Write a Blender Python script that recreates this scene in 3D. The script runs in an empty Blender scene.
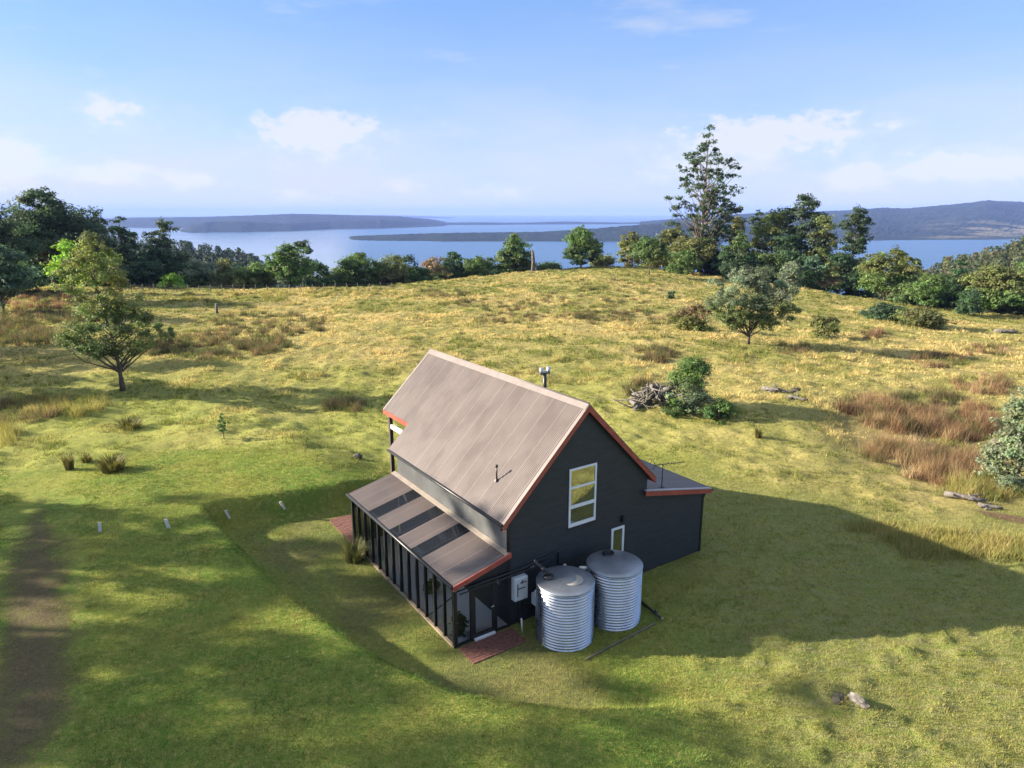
import bpy, bmesh, math, random
import numpy as np
from mathutils import Vector, Matrix
R = math.radians
SC = bpy.context.scene
COL = SC.collection
rng = np.random.default_rng(7)
random.seed(7)

# ------------------------------------------------------------------ camera
F, CX, CY, PITCH, CAMZ = 686.34, 512.0, 384.0, R(14.026), 13.449
cam_d = bpy.data.cameras.new('camera'); cam = bpy.data.objects.new('camera', cam_d); COL.objects.link(cam)
cam.location = (0, 0, CAMZ); cam.rotation_euler = (math.pi/2 - PITCH, 0, 0)
cam_d.sensor_width = 36; cam_d.lens = 36*F/1024; cam_d.clip_start = .5; cam_d.clip_end = 200000
SC.camera = cam
# ------------------------------------------------------------------ sun + sky
SUN_EL, SUN_TO = R(21.0), R(176.5)          # direction towards the sun, angle from +X
sd = bpy.data.lights.new('sun', 'SUN'); so = bpy.data.objects.new('sun', sd); COL.objects.link(so)
sd.energy = 4.3; sd.angle = R(.55); sd.color = (1, .88, .72)
sv = Vector((math.cos(SUN_EL)*math.cos(SUN_TO), math.cos(SUN_EL)*math.sin(SUN_TO), math.sin(SUN_EL)))
so.rotation_euler = sv.to_track_quat('Z', 'Y').to_euler()
SC.view_settings.view_transform = 'Standard'; SC.view_settings.look = 'None'
SC.view_settings.gamma = 1; SC.view_settings.exposure = 1.95; SC.view_settings.use_curve_mapping = False
SC.cycles.max_bounces = 6; SC.cycles.transparent_max_bounces = 12; SC.cycles.volume_bounces = 0
SC.cycles.caustics_reflective = False; SC.cycles.caustics_refractive = False
SC.cycles.use_denoising = True

class NT:
    """small node-tree helper"""
    def __init__(s, nt): s.nt = nt; nt.nodes.clear()
    def n(s, t, **k):
        nd = s.nt.nodes.new(t)
        for a, v in k.items():
            if a.startswith('i_'): nd.inputs[a[2:].replace('_', ' ')].default_value = v
            else: setattr(nd, a, v)
        return nd
    def l(s, a, b): s.nt.links.new(a, b)
    def math(s, op, a, b=None, clamp=False):
        m = s.n('ShaderNodeMath', operation=op); m.use_clamp = clamp
        for i, q in enumerate((a, b)):
            if q is None: continue
            if isinstance(q, (int, float)): m.inputs[i].default_value = q
            else: s.l(q, m.inputs[i])
        return m.outputs[0]
    def noise(s, vec, scale, detail=3, rough=.55):
        m = s.n('ShaderNodeTexNoise'); m.inputs['Scale'].default_value = scale
        m.inputs['Detail'].default_value = detail; m.inputs['Roughness'].default_value = rough
        if vec is not None: s.l(vec, m.inputs['Vector'])
        return m.outputs['Fac']
    def mix(s, fac, a, b):
        m = s.n('ShaderNodeMix', data_type='RGBA')
        for q, i in ((fac, 0), (a, 6), (b, 7)):
            if isinstance(q, (int, float)): m.inputs[i].default_value = q
            elif isinstance(q, tuple): m.inputs[i].default_value = (*q, 1)[:4]
            else: s.l(q, m.inputs[i])
        return m.outputs[2]
    def ramp(s, x, lo, hi, a=0., b=1.):
        m = s.n('ShaderNodeMapRange', interpolation_type='SMOOTHSTEP')
        m.inputs[1].default_value = lo; m.inputs[2].default_value = hi
        m.inputs[3].default_value = a; m.inputs[4].default_value = b
        s.l(x, m.inputs[0]); return m.outputs[0]
    def mapping(s, vec, scale=(1, 1, 1), rot=(0, 0, 0)):
        m = s.n('ShaderNodeMapping'); m.inputs['Scale'].default_value = scale; m.inputs['Rotation'].default_value = rot
        s.l(vec, m.inputs['Vector']); return m.outputs[0]
    def bump(s, h, strength=.5, dist=.02):
        m = s.n('ShaderNodeBump'); m.inputs['Strength'].default_value = strength; m.inputs['Distance'].default_value = dist
        s.l(h, m.inputs['Height']); return m.outputs[0]

W = bpy.data.worlds.new('World'); SC.world = W; W.use_nodes = True
w = NT(W.node_tree)
sky = w.n('ShaderNodeTexSky', sky_type='NISHITA')
sky.sun_disc = False; sky.sun_elevation = SUN_EL; sky.sun_rotation = math.pi/2 - SUN_TO
sky.altitude = 100; sky.air_density = 1.0; sky.dust_density = .3; sky.ozone_density = 3.5
tc = w.n('ShaderNodeTexCoord'); sx = w.n('ShaderNodeSeparateXYZ'); w.l(tc.outputs['Generated'], sx.inputs[0])
az = w.math('ARCTAN2', sx.outputs[0], sx.outputs[1]); el = w.math('ARCSINE', sx.outputs[2])
cb = w.n('ShaderNodeCombineXYZ'); w.l(az, cb.inputs[0]); w.l(el, cb.inputs[1])
def pix_dir(px, py):
    a, b = (px-CX)/F, -(py-CY)/F
    v = Vector((a, math.cos(PITCH)+b*math.sin(PITCH), -math.sin(PITCH)+b*math.cos(PITCH))).normalized()
    return math.atan2(v.x, v.y), math.asin(v.z)
puffs = [(315, 132, 62, 22, .95), (112, 112, 38, 17, .62), (8, 162, 28, 17, .85), (112, 173, 34, 11, .8), (190, 180, 22, 9, .72),
         (745, 140, 80, 24, .78), (850, 126, 55, 16, .4), (672, 172, 50, 12, .45), (856, 178, 24, 12, 1.0), (938, 166, 32, 13, 1.0), (1000, 169, 18, 8, .95),
         (402, 184, 20, 8, .6), (500, 193, 42, 10, .62), (300, 196, 30, 8, .45), (455, 128, 45, 14, .25), (1130, 150, 60, 25, .9), (-120, 150, 70, 25, .8)]
dens = None
for (px, py, sxp, syp, am) in puffs:
    a0, e0 = pix_dir(px, py)
    da = w.math('MULTIPLY', w.math('SUBTRACT', az, a0), F/sxp); de = w.math('MULTIPLY', w.math('SUBTRACT', el, e0), F/syp)
    r2 = w.math('ADD', w.math('MULTIPLY', da, da), w.math('MULTIPLY', de, de))
    g = w.math('MULTIPLY', w.math('EXPONENT', w.math('MULTIPLY', r2, -1.0)), am)
    dens = g if dens is None else w.math('ADD', dens, g)
cv = w.mapping(cb.outputs[0], (1, 1.8, 1))
n1 = w.noise(cv, 34, 7, .6)
d1 = w.math('ADD', w.math('MULTIPLY', dens, .92), w.math('MULTIPLY', w.math('SUBTRACT', n1, .5), 1.3))
cum = w.ramp(d1, .13, .62)
wv = w.mapping(cb.outputs[0], (1.6, 6.5, 1), (0, 0, R(-12)))
wisp = w.ramp(w.noise(wv, 2.2, 7, .62), .46, .78)
wisp = w.math('MULTIPLY', wisp, .6)
hz = w.ramp(el, -.02, .40, 1.08, 0.)                       # thin high veil of cloud towards the horizon
veil = w.math('MULTIPLY', w.math('MULTIPLY', hz, hz), w.ramp(w.noise(w.mapping(cb.outputs[0], (1, 3.5, 1)), 3.5, 5, .55), .2, .75, .42, .95))
# unseen broken bright cloud, added overhead and behind to raise the fill light
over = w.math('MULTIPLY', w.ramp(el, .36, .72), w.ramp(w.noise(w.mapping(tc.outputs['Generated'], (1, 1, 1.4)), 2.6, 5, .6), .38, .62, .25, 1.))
fac = w.math('MAXIMUM', w.math('MULTIPLY', cum, .8), w.math('MAXIMUM', wisp, veil))
ccol = w.mix(cum, (3.1, 3.25, 3.5), (3.7, 3.65, 3.75))
tint = w.n('ShaderNodeVectorMath', operation='MULTIPLY'); w.l(sky.outputs[0], tint.inputs[0]); tint.inputs[1].default_value = (.74, .86, 1.08)
even = w.mix(.5, tint.outputs[0], (.98, 1.75, 3.3))
skc = w.mix(fac, even, ccol)
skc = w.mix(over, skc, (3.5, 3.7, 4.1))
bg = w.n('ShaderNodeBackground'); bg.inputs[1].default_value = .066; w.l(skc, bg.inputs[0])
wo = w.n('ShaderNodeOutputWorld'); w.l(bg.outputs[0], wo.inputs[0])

# ------------------------------------------------------------------ generic helpers
def tag(o, label=None, cat=None, group=None, kind=None):
    if label: o['label'] = label
    if cat: o['category'] = cat
    if group: o['group'] = group
    if kind: o['kind'] = kind
    return o
def empty(name, loc, rz=0, label=None, cat=None, group=None):
    o = bpy.data.objects.new(name, None); COL.objects.link(o); o.location = loc; o.rotation_euler = (0, 0, rz)
    o.empty_display_size = .3
    return tag(o, label, cat, group)
def link(name, me, mat, parent=None):
    if mat: me.materials.append(mat)
    o = bpy.data.objects.new(name, me); COL.objects.link(o)
    if parent: o.parent = parent
    return o
def np_mesh(name, V, Fa, col=None, smooth=False, attrs=None):
    """V (N,3); Fa (M,k) all the same k"""
    me = bpy.data.meshes.new(name); M, k = Fa.shape
    me.vertices.add(len(V)); me.vertices.foreach_set('co', np.ascontiguousarray(V, np.float32).ravel())
    me.loops.add(M*k); me.loops.foreach_set('vertex_index', np.ascontiguousarray(Fa, np.int32).ravel())
    me.polygons.add(M); me.polygons.foreach_set('loop_start', np.arange(0, M*k, k, dtype=np.int32))
    me.polygons.foreach_set('loop_total', np.full(M, k, np.int32))
    me.polygons.foreach_set('use_smooth', np.full(M, smooth, bool))
    if col is not None:
        a = me.attributes.new('col', 'FLOAT_COLOR', 'POINT')
        a.data.foreach_set('color', np.concatenate([col, np.ones((len(col), 1))], 1).astype(np.float32).ravel())
    for n_, v_ in (attrs or {}).items():
        a = me.attributes.new(n_, 'FLOAT', 'POINT'); a.data.foreach_set('value', v_.astype(np.float32).ravel())
    me.update(calc_edges=True); me.validate()
    return me
class MB:
    def __init__(s): s.v = []; s.f = []; s.sm = []
    def add(s, vs, fs, smooth=False):
        b = len(s.v); s.v += [tuple(q) for q in vs]; s.f += [[i+b for i in q] for q in fs]; s.sm += [smooth]*len(fs); return s
    def box(s, x0, x1, y0, y1, z0, z1):
        return s.add([(x0,y0,z0),(x1,y0,z0),(x1,y1,z0),(x0,y1,z0),(x0,y0,z1),(x1,y0,z1),(x1,y1,z1),(x0,y1,z1)],
                     [(0,3,2,1),(4,5,6,7),(0,1,5,4),(1,2,6,5),(2,3,7,6),(3,0,4,7)])
    def prism(s, poly, d):
        n = len(poly); d = Vector(d); a = [Vector(p) for p in poly]
        return s.add(a+[p+d for p in a], [list(range(n))[::-1], list(range(n, 2*n))]+[(i, (i+1) % n, n+(i+1) % n, n+i) for i in range(n)])
    def tube(s, pts, rad, n=8, cap=True):
        P = [Vector(p) for p in pts]; r = rad if isinstance(rad, (list, tuple)) else [rad]*len(P); rings = []
        for i, p in enumerate(P):
            t = (P[min(i+1, len(P)-1)]-P[max(i-1, 0)]).normalized()
            q = t.to_track_quat('Z', 'Y').to_matrix() if i == 0 else q
            if i: # parallel transport
                zax = q.col[2]; q = zax.rotation_difference(t).to_matrix() @ q
            rings.append([p+q @ Vector((r[i]*math.cos(2*math.pi*k/n), r[i]*math.sin(2*math.pi*k/n), 0)) for k in range(n)])
        vs = [v for g in rings for v in g]; fs = []
        for i in range(len(P)-1):
            for k in range(n): fs.append((i*n+k, i*n+(k+1) % n, (i+1)*n+(k+1) % n, (i+1)*n+k))
        s.add(vs, fs, True)
        if cap:
            b = len(s.v)-len(vs); m = len(vs)
            s.f += [[b+k for k in range(n)][::-1], [b+m-n+k for k in range(n)]]; s.sm += [False]*2
        return s
    def lathe(s, prof, c=(0, 0, 0), n=48, smooth=True):
        vs = [(c[0]+r*math.cos(2*math.pi*k/n), c[1]+r*math.sin(2*math.pi*k/n), c[2]+z) for r, z in prof for k in range(n)]
        return s.add(vs, [(i*n+k, i*n+(k+1) % n, (i+1)*n+(k+1) % n, (i+1)*n+k) for i in range(len(prof)-1) for k in range(n)], smooth)
    def build(s, name, mat, parent=None, bevel=0):
        me = bpy.data.meshes.new(name); me.from_pydata([tuple(v) for v in s.v], [], s.f)
        me.polygons.foreach_set('use_smooth', s.sm); me.update(); o = link(name, me, mat, parent)
        if bevel:
            b = o.modifiers.new('b', 'BEVEL'); b.width = bevel; b.segments = 2; b.limit_method = 'ANGLE'
        return o

# ------------------------------------------------------------------ materials
MATS = {}
def mat(name, col=(.5, .5, .5), rough=.6, metal=0., var=.12, vscale=3., bump=0., bscale=40., spec=.5, stretch=(1, 1, 1), col2=None):
    """procedural surface: base colour broken up by noise, optional fine bump"""
    if name in MATS: return MATS[name]
    m = bpy.data.materials.new(name); m.use_nodes = True; t = NT(m.node_tree)
    tcn = t.n('ShaderNodeTexCoord'); v = t.mapping(tcn.outputs['Object'], stretch)
    nz = t.noise(v, vscale, 6, .6)
    a = tuple(c*(1-var) for c in col); b = tuple(c*(1+var) for c in col) if col2 is None else col2
    c = t.mix(t.ramp(nz, .3, .7), a, b)
    p = t.n('ShaderNodeBsdfPrincipled'); t.l(c, p.inputs['Base Color'])
    p.inputs['Roughness'].default_value = rough; p.inputs['Metallic'].default_value = metal; p.inputs['Specular IOR Level'].default_value = spec
    if bump: t.l(t.bump(t.noise(v, bscale, 4), bump, .01), p.inputs['Normal'])
    o = t.n('ShaderNodeOutputMaterial'); t.l(p.outputs[0], o.inputs[0])
    MATS[name] = m; return m
def leaf_mat(name, trans=.35, rough=.6):
    m = bpy.data.materials.new(name); m.use_nodes = True; t = NT(m.node_tree)
    a = t.n('ShaderNodeAttribute', attribute_name='col')
    p = t.n('ShaderNodeBsdfPrincipled'); p.inputs['Roughness'].default_value = rough; p.inputs['Specular IOR Level'].default_value = .25
    tr = t.n('ShaderNodeBsdfTranslucent'); mx = t.n('ShaderNodeMixShader'); mx.inputs[0].default_value = trans
    t.l(a.outputs['Color'], p.inputs['Base Color'])
    hs = t.n('ShaderNodeHueSaturation'); hs.inputs['Saturation'].default_value = 1.1; hs.inputs['Value'].default_value = 1.3
    t.l(a.outputs['Color'], hs.inputs['Color']); t.l(hs.outputs[0], tr.inputs[0])
    t.l(p.outputs[0], mx.inputs[1]); t.l(tr.outputs[0], mx.inputs[2])
    o = t.n('ShaderNodeOutputMaterial'); t.l(mx.outputs[0], o.inputs[0]); return m
LEAF = leaf_mat('leaves', .42); GRASS = leaf_mat('grass_blades', .35, .7)
BARK = mat('bark', (.10, .08, .06), .9, var=.4, vscale=6, bump=.6, bscale=12, stretch=(1, 1, .25))
GUMBARK = mat('gum_bark', (.34, .29, .24), .8, var=.35, vscale=1.2, stretch=(1, 1, .3), col2=(.16, .12, .09))
DEADWOOD = mat('dead_wood', (.30, .27, .24), .9, var=.4, vscale=5, bump=.5, bscale=20, col2=(.10, .085, .07))

# ------------------------------------------------------------------ terrain
_tab = rng.random((256, 256))
def vn(x, y, s=0):
    x = np.asarray(x, float)+s*17.31; y = np.asarray(y, float)+s*9.77
    xi = np.floor(x).astype(int); yi = np.floor(y).astype(int); fx = x-xi; fy = y-yi
    fx = fx*fx*(3-2*fx); fy = fy*fy*(3-2*fy)
    g = lambda a, b: _tab[a & 255, b & 255]
    return (g(xi, yi)*(1-fx)+g(xi+1, yi)*fx)*(1-fy)+(g(xi, yi+1)*(1-fx)+g(xi+1, yi+1)*fx)*fy
def fbm(x, y, s=0, o=4):
    r = 0; a = .5
    for i in range(o): r = r+a*vn(x*2**i, y*2**i, s+i*3); a *= .5
    return r/(1-.5**o)
def sst(x): x = np.clip(x, 0, 1); return x*x*(3-2*x)
OX, OY, YAW = -.118, 20.343, R(34.2)
cyw, syw = math.cos(YAW), math.sin(YAW)
def to_world(u, v, z=0): return (OX+u*cyw-v*syw, OY+u*syw+v*cyw, z)
def to_local(x, y): return (x-OX)*cyw+(y-OY)*syw, -(x-OX)*syw+(y-OY)*cyw
def row_slope(py):
    b = -(py-CY)/F
    return (-math.sin(PITCH)+b*math.cos(PITCH))/(math.cos(PITCH)+b*math.sin(PITCH))
cr_px = np.array([-200, 0, 130, 250, 370, 420, 460, 520, 560, 600, 650, 700, 720, 760, 800, 860, 940, 1024, 1250])
cr_py = np.array([285, 287, 289, 290, 289, 284, 279.5, 273, 270, 266.5, 268, 274, 277, 283, 290, 300, 311, 319, 330])
cr_D = np.array([130, 130, 128, 125, 128, 140, 150, 165, 172, 178, 176, 168, 160, 150, 140, 128, 118, 110, 105.])
cr_s = np.array([row_slope(p) for p in cr_py])
SEA = -115.
pad = [(-6.2, 12.9), (-5.4, 5.5), (-4.2, .2), (-3.1, -2.5), (-1.0, -4.6), (2.35, -5.6), (9, -6.5), (40, -9), (40, 16), (4, 13.5), (-1.2, 11.6)]
def pad_dist(u, v):
    inside = np.zeros(np.shape(u), bool); dm = np.full(np.shape(u), 1e9); n = len(pad)
    for i in range(n):
        (x0, y0), (x1, y1) = pad[i], pad[(i+1) % n]
        t = np.clip(((u-x0)*(x1-x0)+(v-y0)*(y1-y0))/((x1-x0)**2+(y1-y0)**2), 0, 1)
        dm = np.minimum(dm, np.hypot(u-x0-t*(x1-x0), v-y0-t*(y1-y0)))
        c = ((y0 > v) != (y1 > v)) & (u < (x1-x0)*(v-y0)/(y1-y0+1e-12)+x0); inside ^= c
    return np.where(inside, -dm, dm)
def field_mask(x, y):
    """0 = mown lawn, 1 = rough pasture"""
    edge = np.where(x < 8, 33+.25*(x+8), 36-.75*(x-8)); edge = np.maximum(edge, 17)
    edge = np.where(x > 13, np.maximum(edge, 28-.0*(x)), edge)
    return sst((y-edge+3.5*(vn(x*.18, y*.18, 5)-.5)*2)/4.0)
def height(x, y, fine=True):
    x = np.asarray(x, float); y = np.asarray(y, float)
    px = CX+F*np.clip(x/np.maximum(y, 12.), -1.2, 1.2)
    D = np.interp(px, cr_px, cr_D); zc = CAMZ+D*np.interp(px, cr_px, cr_s)
    s = sst((y-42)/(D-42)); z = zc*s
    q = (y-D); z = z-.30*np.where(q > 0, q*q/(q+22), 0)
    # gully with rushes on the right
    z = z-1.1*np.exp(-(((x-27)-.25*(y-42))/7)**2-((y-41)/10)**2)
    z = z+(vn(x*.035, y*.035, 1)-.5)*1.2*sst((y-30)/30)*np.exp(-np.maximum(q+25, 0)/18)
    u, v = to_local(x, y)
    near = (np.abs(x) < 70) & (y < 60)
    pdist = np.where(near, pad_dist(u, v), 50.)
    side = np.clip(1-(u+1.5)/5.0, 0, 1)*(.85+.15*sst((v-6)/5))
    z = z+np.where(near, 1.15*sst(pdist/.95)*sst(side)*(1-.75*sst((y-32)/18)), .9*(x < 0)*(y < 32))*np.where(y < 60, 1, 0)
    if fine:
        fm = field_mask(x, y)
        z = z+fm*((fbm(x*.9, y*.9, 2, 3)-.5)*.40+(fbm(x*.25, y*.25, 8, 2)-.5)*.5)
        z = z+(1-fm)*sst((pdist+.5)/2+.15)*((fbm(x*1.1, y*1.1, 4, 3)-.5)*.085+(vn(x*.22, y*.22, 9)-.5)*.16)
        lump = np.maximum(fbm(x*1.9, y*1.9, 14, 4)-.52, 0)*.55*sst((x-3)/4)*sst((30-y)/6)*(1-fm)
        z = z+lump
        hum = np.exp(-((x-9.0)/.55)**2-((y-17.0)/.4)**2)+.6*np.exp(-((x-8.6)/.4)**2-((y-18.2)/.5)**2)
        z = z+.28*hum
    return np.where(z < SEA-8, SEA-8, z)
def H1(x, y): return float(height(np.array([x]), np.array([y]))[0])
def ray(px, py):
    a, b = (px-CX)/F, -(py-CY)/F
    return np.array([a, math.cos(PITCH)+b*math.sin(PITCH), -math.sin(PITCH)+b*math.cos(PITCH)])
def G(px, py):
    """where the ground stands behind a point of the picture"""
    r = ray(px, py); k = np.linspace(10, 260, 2600)
    P = r[None]*k[:, None]; z = P[:, 2]+CAMZ; h = height(P[:, 0], P[:, 1]); hit = z < h; i = int(np.argmax(hit)) if hit.any() else None
    if i is None: return G(px, py+1.5)
    return P[i, 0], P[i, 1], float(h[i])
def at_depth(px, py, y):
    r = ray(px, py); k = y/r[1]; return r[0]*k, y, r[2]*k+CAMZ

def axis(lo, hi, a, b, st, g=1.09):
    c = list(np.arange(a, b+1e-6, st)); d = st
    while c[-1] < hi: d *= g; c.append(c[-1]+d)
    d = st; e = []
    p = a
    while p > lo: d *= g; p -= d; e.append(p)
    return np.array(e[::-1]+c)
gx = axis(-1500, 1500, -34, 40, .21, 1.032); gy = axis(-900, 1100, 11, 56, .21, 1.02)
X, Y = np.meshgrid(gx, gy); Z = height(X, Y)
nx, ny = len(gx), len(gy)
idx = np.arange(nx*ny).reshape(ny, nx)
Fq = np.stack([idx[:-1, :-1], idx[:-1, 1:], idx[1:, 1:], idx[1:, :-1]], -1).reshape(-1, 4)
fm = field_mask(X, Y)
U_, V_ = to_local(X, Y); pdv = np.where((np.abs(X) < 60) & (Y < 60), pad_dist(U_, V_), 50.)
# bare, thin soil around the house and in the hollow in front of it
soil = sst((.6-pdv)/1.5)*sst((1.0-V_+13*(U_ < -1.9))/1.2+(U_ < -1.6))*(1-sst((U_-.0)/1.4))
soil = np.clip(soil*(-.15+2.0*fbm(X*.5, Y*.5, 11, 3)), 0, 1)
green = np.clip((1-sst((Y-38)/30))*(.35+.65*sst((14-X)/10))*(.55+.9*fbm(X*.12, Y*.12, 71, 3)), 0, 1)
dry = sst((X-3)/6)*sst((40-Y)/8)
rushc = np.exp(-(((X-27)-.25*(Y-42))/6.5)**2-((Y-41)/8.5)**2)
gm = bpy.data.materials.new('pasture'); gm.use_nodes = True; t = NT(gm.node_tree)
geo = t.n('ShaderNodeNewGeometry'); P = geo.outputs['Position']
A = lambda n_: t.n('ShaderNodeAttribute', attribute_name=n_).outputs['Fac']
big = t.noise(P, .05, 4); med = t.noise(P, .45, 5, .6); fin = t.noise(P, 5.5, 4, .65); vf = t.noise(P, 22, 3, .6)
lawn = t.mix(t.ramp(med, .32, .68), (.125, .20, .032), (.23, .25, .05))
lawn = t.mix(t.math('MULTIPLY', t.ramp(fin, .45, .72), .65), lawn, (0.406, 0.334, 0.094))
lawn = t.mix(t.ramp(vf, .25, .62, .55, 0.), lawn, (0.072, 0.094, 0.020))
straw = t.mix(t.ramp(med, .3, .7), (.27, .23, .075), (.52, .405, .16))
straw = t.mix(t.ramp(big, .42, .60, 0., .8), straw, (.27, .265, .075))
straw = t.mix(t.ramp(fin, .30, .62, .9, 0.), straw, (.13, .115, .035))
strk = t.noise(t.mapping(P, (.9, 3.2, 1), (0, 0, R(28))), 1.1, 6, .7)
lawn = t.mix(t.math('MULTIPLY', A('dry'), t.ramp(strk, .40, .62, .25, .95)), lawn, (.21, .205, .08))
lawn = t.mix(t.ramp(strk, .32, .47, .45, 0.), lawn, (.085, .10, .03))
straw = t.mix(t.math('MULTIPLY', A('green'), .8), straw, (.25, .275, .06))
gc = t.mix(A('field'), lawn, straw)
gc = t.mix(t.math('MULTIPLY', A('soil'), t.ramp(fin, .2, .6, 1., .55)), gc, (.115, .10, .05))
gc = t.mix(A('rush'), gc, (.2, .14, .075))
p = t.n('ShaderNodeBsdfPrincipled'); p.inputs['Roughness'].default_value = .95; p.inputs['Specular IOR Level'].default_value = .1
t.l(gc, p.inputs['Base Color'])
hh = t.math('ADD', t.math('MULTIPLY', fin, .6), t.math('MULTIPLY', vf, .4))
t.l(t.bump(hh, .8, .12), p.inputs['Normal'])
o_ = t.n('ShaderNodeOutputMaterial'); t.l(p.outputs[0], o_.inputs[0])
gme = np_mesh('ground', np.stack([X, Y, Z], -1).reshape(-1, 3), Fq, smooth=True, attrs={'field': fm, 'soil': soil, 'green': green, 'dry': dry, 'rush': rushc})
tag(link('ground', gme, gm), kind='structure')

# ------------------------------------------------------------------ sea
wm = bpy.data.materials.new('sea_water'); wm.use_nodes = True; t = NT(wm.node_tree)
geo = t.n('ShaderNodeNewGeometry'); P = geo.outputs['Position']
sp = t.n('ShaderNodeSeparateXYZ'); t.l(P, sp.inputs[0])
str1 = t.noise(t.mapping(P, (.00016, .0011, 1)), 1., 4, .6)          # wind lanes
ratio = t.math('DIVIDE', sp.outputs[0], t.math('MAXIMUM', sp.outputs[1], 1.))
calm = t.math('MULTIPLY', t.ramp(ratio, -.275, -.20, 1., 0.), t.ramp(str1, .2, .5, .35, 1.))
calm = t.math('MULTIPLY', calm, t.ramp(sp.outputs[1], 900, 6500, 1., .5))
chop = t.noise(t.mapping(P, (.02, .05, .03)), 1., 5, .65)
p = t.n('ShaderNodeBsdfPrincipled'); p.inputs['IOR'].default_value = 1.33
t.l(t.mix(calm, (.02, .08, .18), (.10, .16, .22)), p.inputs['Base Color'])  # calm water also gets a paler base colour, imitating reflected pale sky
mr = t.n('ShaderNodeMapRange'); t.l(t.math('ADD', calm, t.math('MULTIPLY', t.math('SUBTRACT', str1, .5), .5)), mr.inputs[0])
mr.inputs[3].default_value = .27; mr.inputs[4].default_value = .08; t.l(mr.outputs[0], p.inputs['Roughness'])
bp = t.n('ShaderNodeBump'); bp.inputs['Distance'].default_value = 3.; t.l(chop, bp.inputs['Height']); t.l(t.math('SUBTRACT', .27, t.math('MULTIPLY', calm, .24)), bp.inputs['Strength']); t.l(bp.outputs[0], p.inputs['Normal'])
o_ = t.n('ShaderNodeOutputMaterial'); t.l(p.outputs[0], o_.inputs[0])
tag(MB().add([(-36000, -8000, SEA), (36000, -8000, SEA), (36000, 34000, SEA), (-36000, 34000, SEA)], [(0, 1, 2, 3)]).build('sea_water', wm), kind='structure')

# ------------------------------------------------------------------ far land across the water
def forest_mat(name, a, b, scale, clear=None):
    m = bpy.data.materials.new(name); m.use_nodes = True; t = NT(m.node_tree)
    g = t.n('ShaderNodeNewGeometry'); P = g.outputs['Position']
    c = t.mix(t.ramp(t.noise(P, scale, 8, .7), .35, .65), a, b)
    if clear:
        at = t.n('ShaderNodeAttribute', attribute_name='clear').outputs['Fac']
        c = t.mix(t.math('MULTIPLY', at, t.ramp(t.noise(t.mapping(P, (.0035, .006, .003)), 1., 4), .5, .56)), c, clear)
    p = t.n('ShaderNodeBsdfPrincipled'); p.inputs['Roughness'].default_value = .95; p.inputs['Specular IOR Level'].default_value = .05
    t.l(c, p.inputs['Base Color']); o = t.n('ShaderNodeOutputMaterial'); t.l(p.outputs[0], o.inputs[0]); return m
FOREST = forest_mat('far_forest', (.010, .018, .014), (.022, .032, .022), .012)
MOUNT = forest_mat('mountain_forest', (.010, .018, .014), (.024, .034, .022), .006, (.16, .14, .08))
def land(name, cols, depth, material, seed, rough=.18, canopy=6., base=SEA, ncol=260, nrow=70, clear=False):
    """cols: (px, y of the skyline, y of the shore); a hill range as a height field with a shore, spurs and a far side"""
    c = np.array(cols, float); px = np.linspace(c[0, 0], c[-1, 0], ncol)
    yt = np.interp(px, c[:, 0], c[:, 1]); yb = np.interp(px, c[:, 0], c[:, 2])
    st = np.array([row_slope(q) for q in yt]); sb = np.array([row_slope(q) for q in yb])
    D0 = (base-CAMZ)/sb; D0 = D0*(1+.03*(fbm(px*.03, px*0, seed, 3)-.5)); Dr = D0+depth
    hr = np.maximum(CAMZ+Dr*st-base, 0)
    q = np.linspace(0, 2, nrow)[:, None]
    prof = np.where(q < 1, sst(q)**.8, sst(2-q))
    Yd = D0[None]+depth*q; tt = (px-CX)/F
    Xd = Yd*tt[None]*(1/(math.cos(PITCH)+0*tt))*1.0
    Xd = tt[None]*(Yd*math.cos(PITCH)+(CAMZ-base)*math.sin(PITCH)*.5)
    n = fbm(Xd/depth*3.2+seed, Yd/depth*3.2, seed, 5)
    n2 = fbm(Xd/canopy/2.2, Yd/canopy/2.2, seed+1, 2)
    Zd = base-3+(hr[None]+3)*prof*(1-rough*2.2*(1-prof*.8)*(1-n)*np.where(q < 1, 1, .6))+canopy*(n2-.3)*np.minimum(prof*6, 1)*np.minimum(hr[None]/8, 1)
    idx = np.arange(nrow*ncol).reshape(nrow, ncol)
    fq = np.stack([idx[:-1, :-1], idx[:-1, 1:], idx[1:, 1:], idx[1:, :-1]], -1).reshape(-1, 4)
    at = {'clear': np.broadcast_to(np.exp(-((q-.22)/.16)**2), Xd.shape)*sst((px-900)/60)[None]} if clear else None
    return tag(link(name, np_mesh(name, np.stack([Xd, Yd, Zd], -1).reshape(-1, 3), fq, smooth=False, attrs=at), material), kind='structure')
land('far_island', [(60, 221, 227), (135, 217.5, 228), (200, 217, 229), (250, 215.5, 230), (290, 213.8, 230), (350, 214.8, 229), (400, 216.5, 228.5), (432, 219.5, 227), (445, 222, 226.5)], 1500, FOREST, 3, canopy=9)
land('island_hills', [(176, 231.5, 232), (190, 226, 233), (205, 222, 233), (235, 221.5, 232.5), (290, 224, 231.5), (330, 221.5, 229.5), (380, 219.8, 228.8), (430, 222.5, 226.6), (446, 225.5, 226.2)], 500, FOREST, 5, canopy=8)
land('low_spit', [(425, 223, 225.2), (470, 222.6, 225), (520, 223, 224.8), (560, 221.7, 224.6), (580, 222, 224.4), (620, 222.8, 224.2), (700, 221.2, 224), (780, 221, 224)], 350, FOREST, 8, canopy=9)
land('distant_shore', [(330, 215.6, 218.5), (380, 214.9, 218.5), (430, 216.4, 218.5), (455, 217.6, 218.3)], 1800, FOREST, 9, canopy=10)
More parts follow.
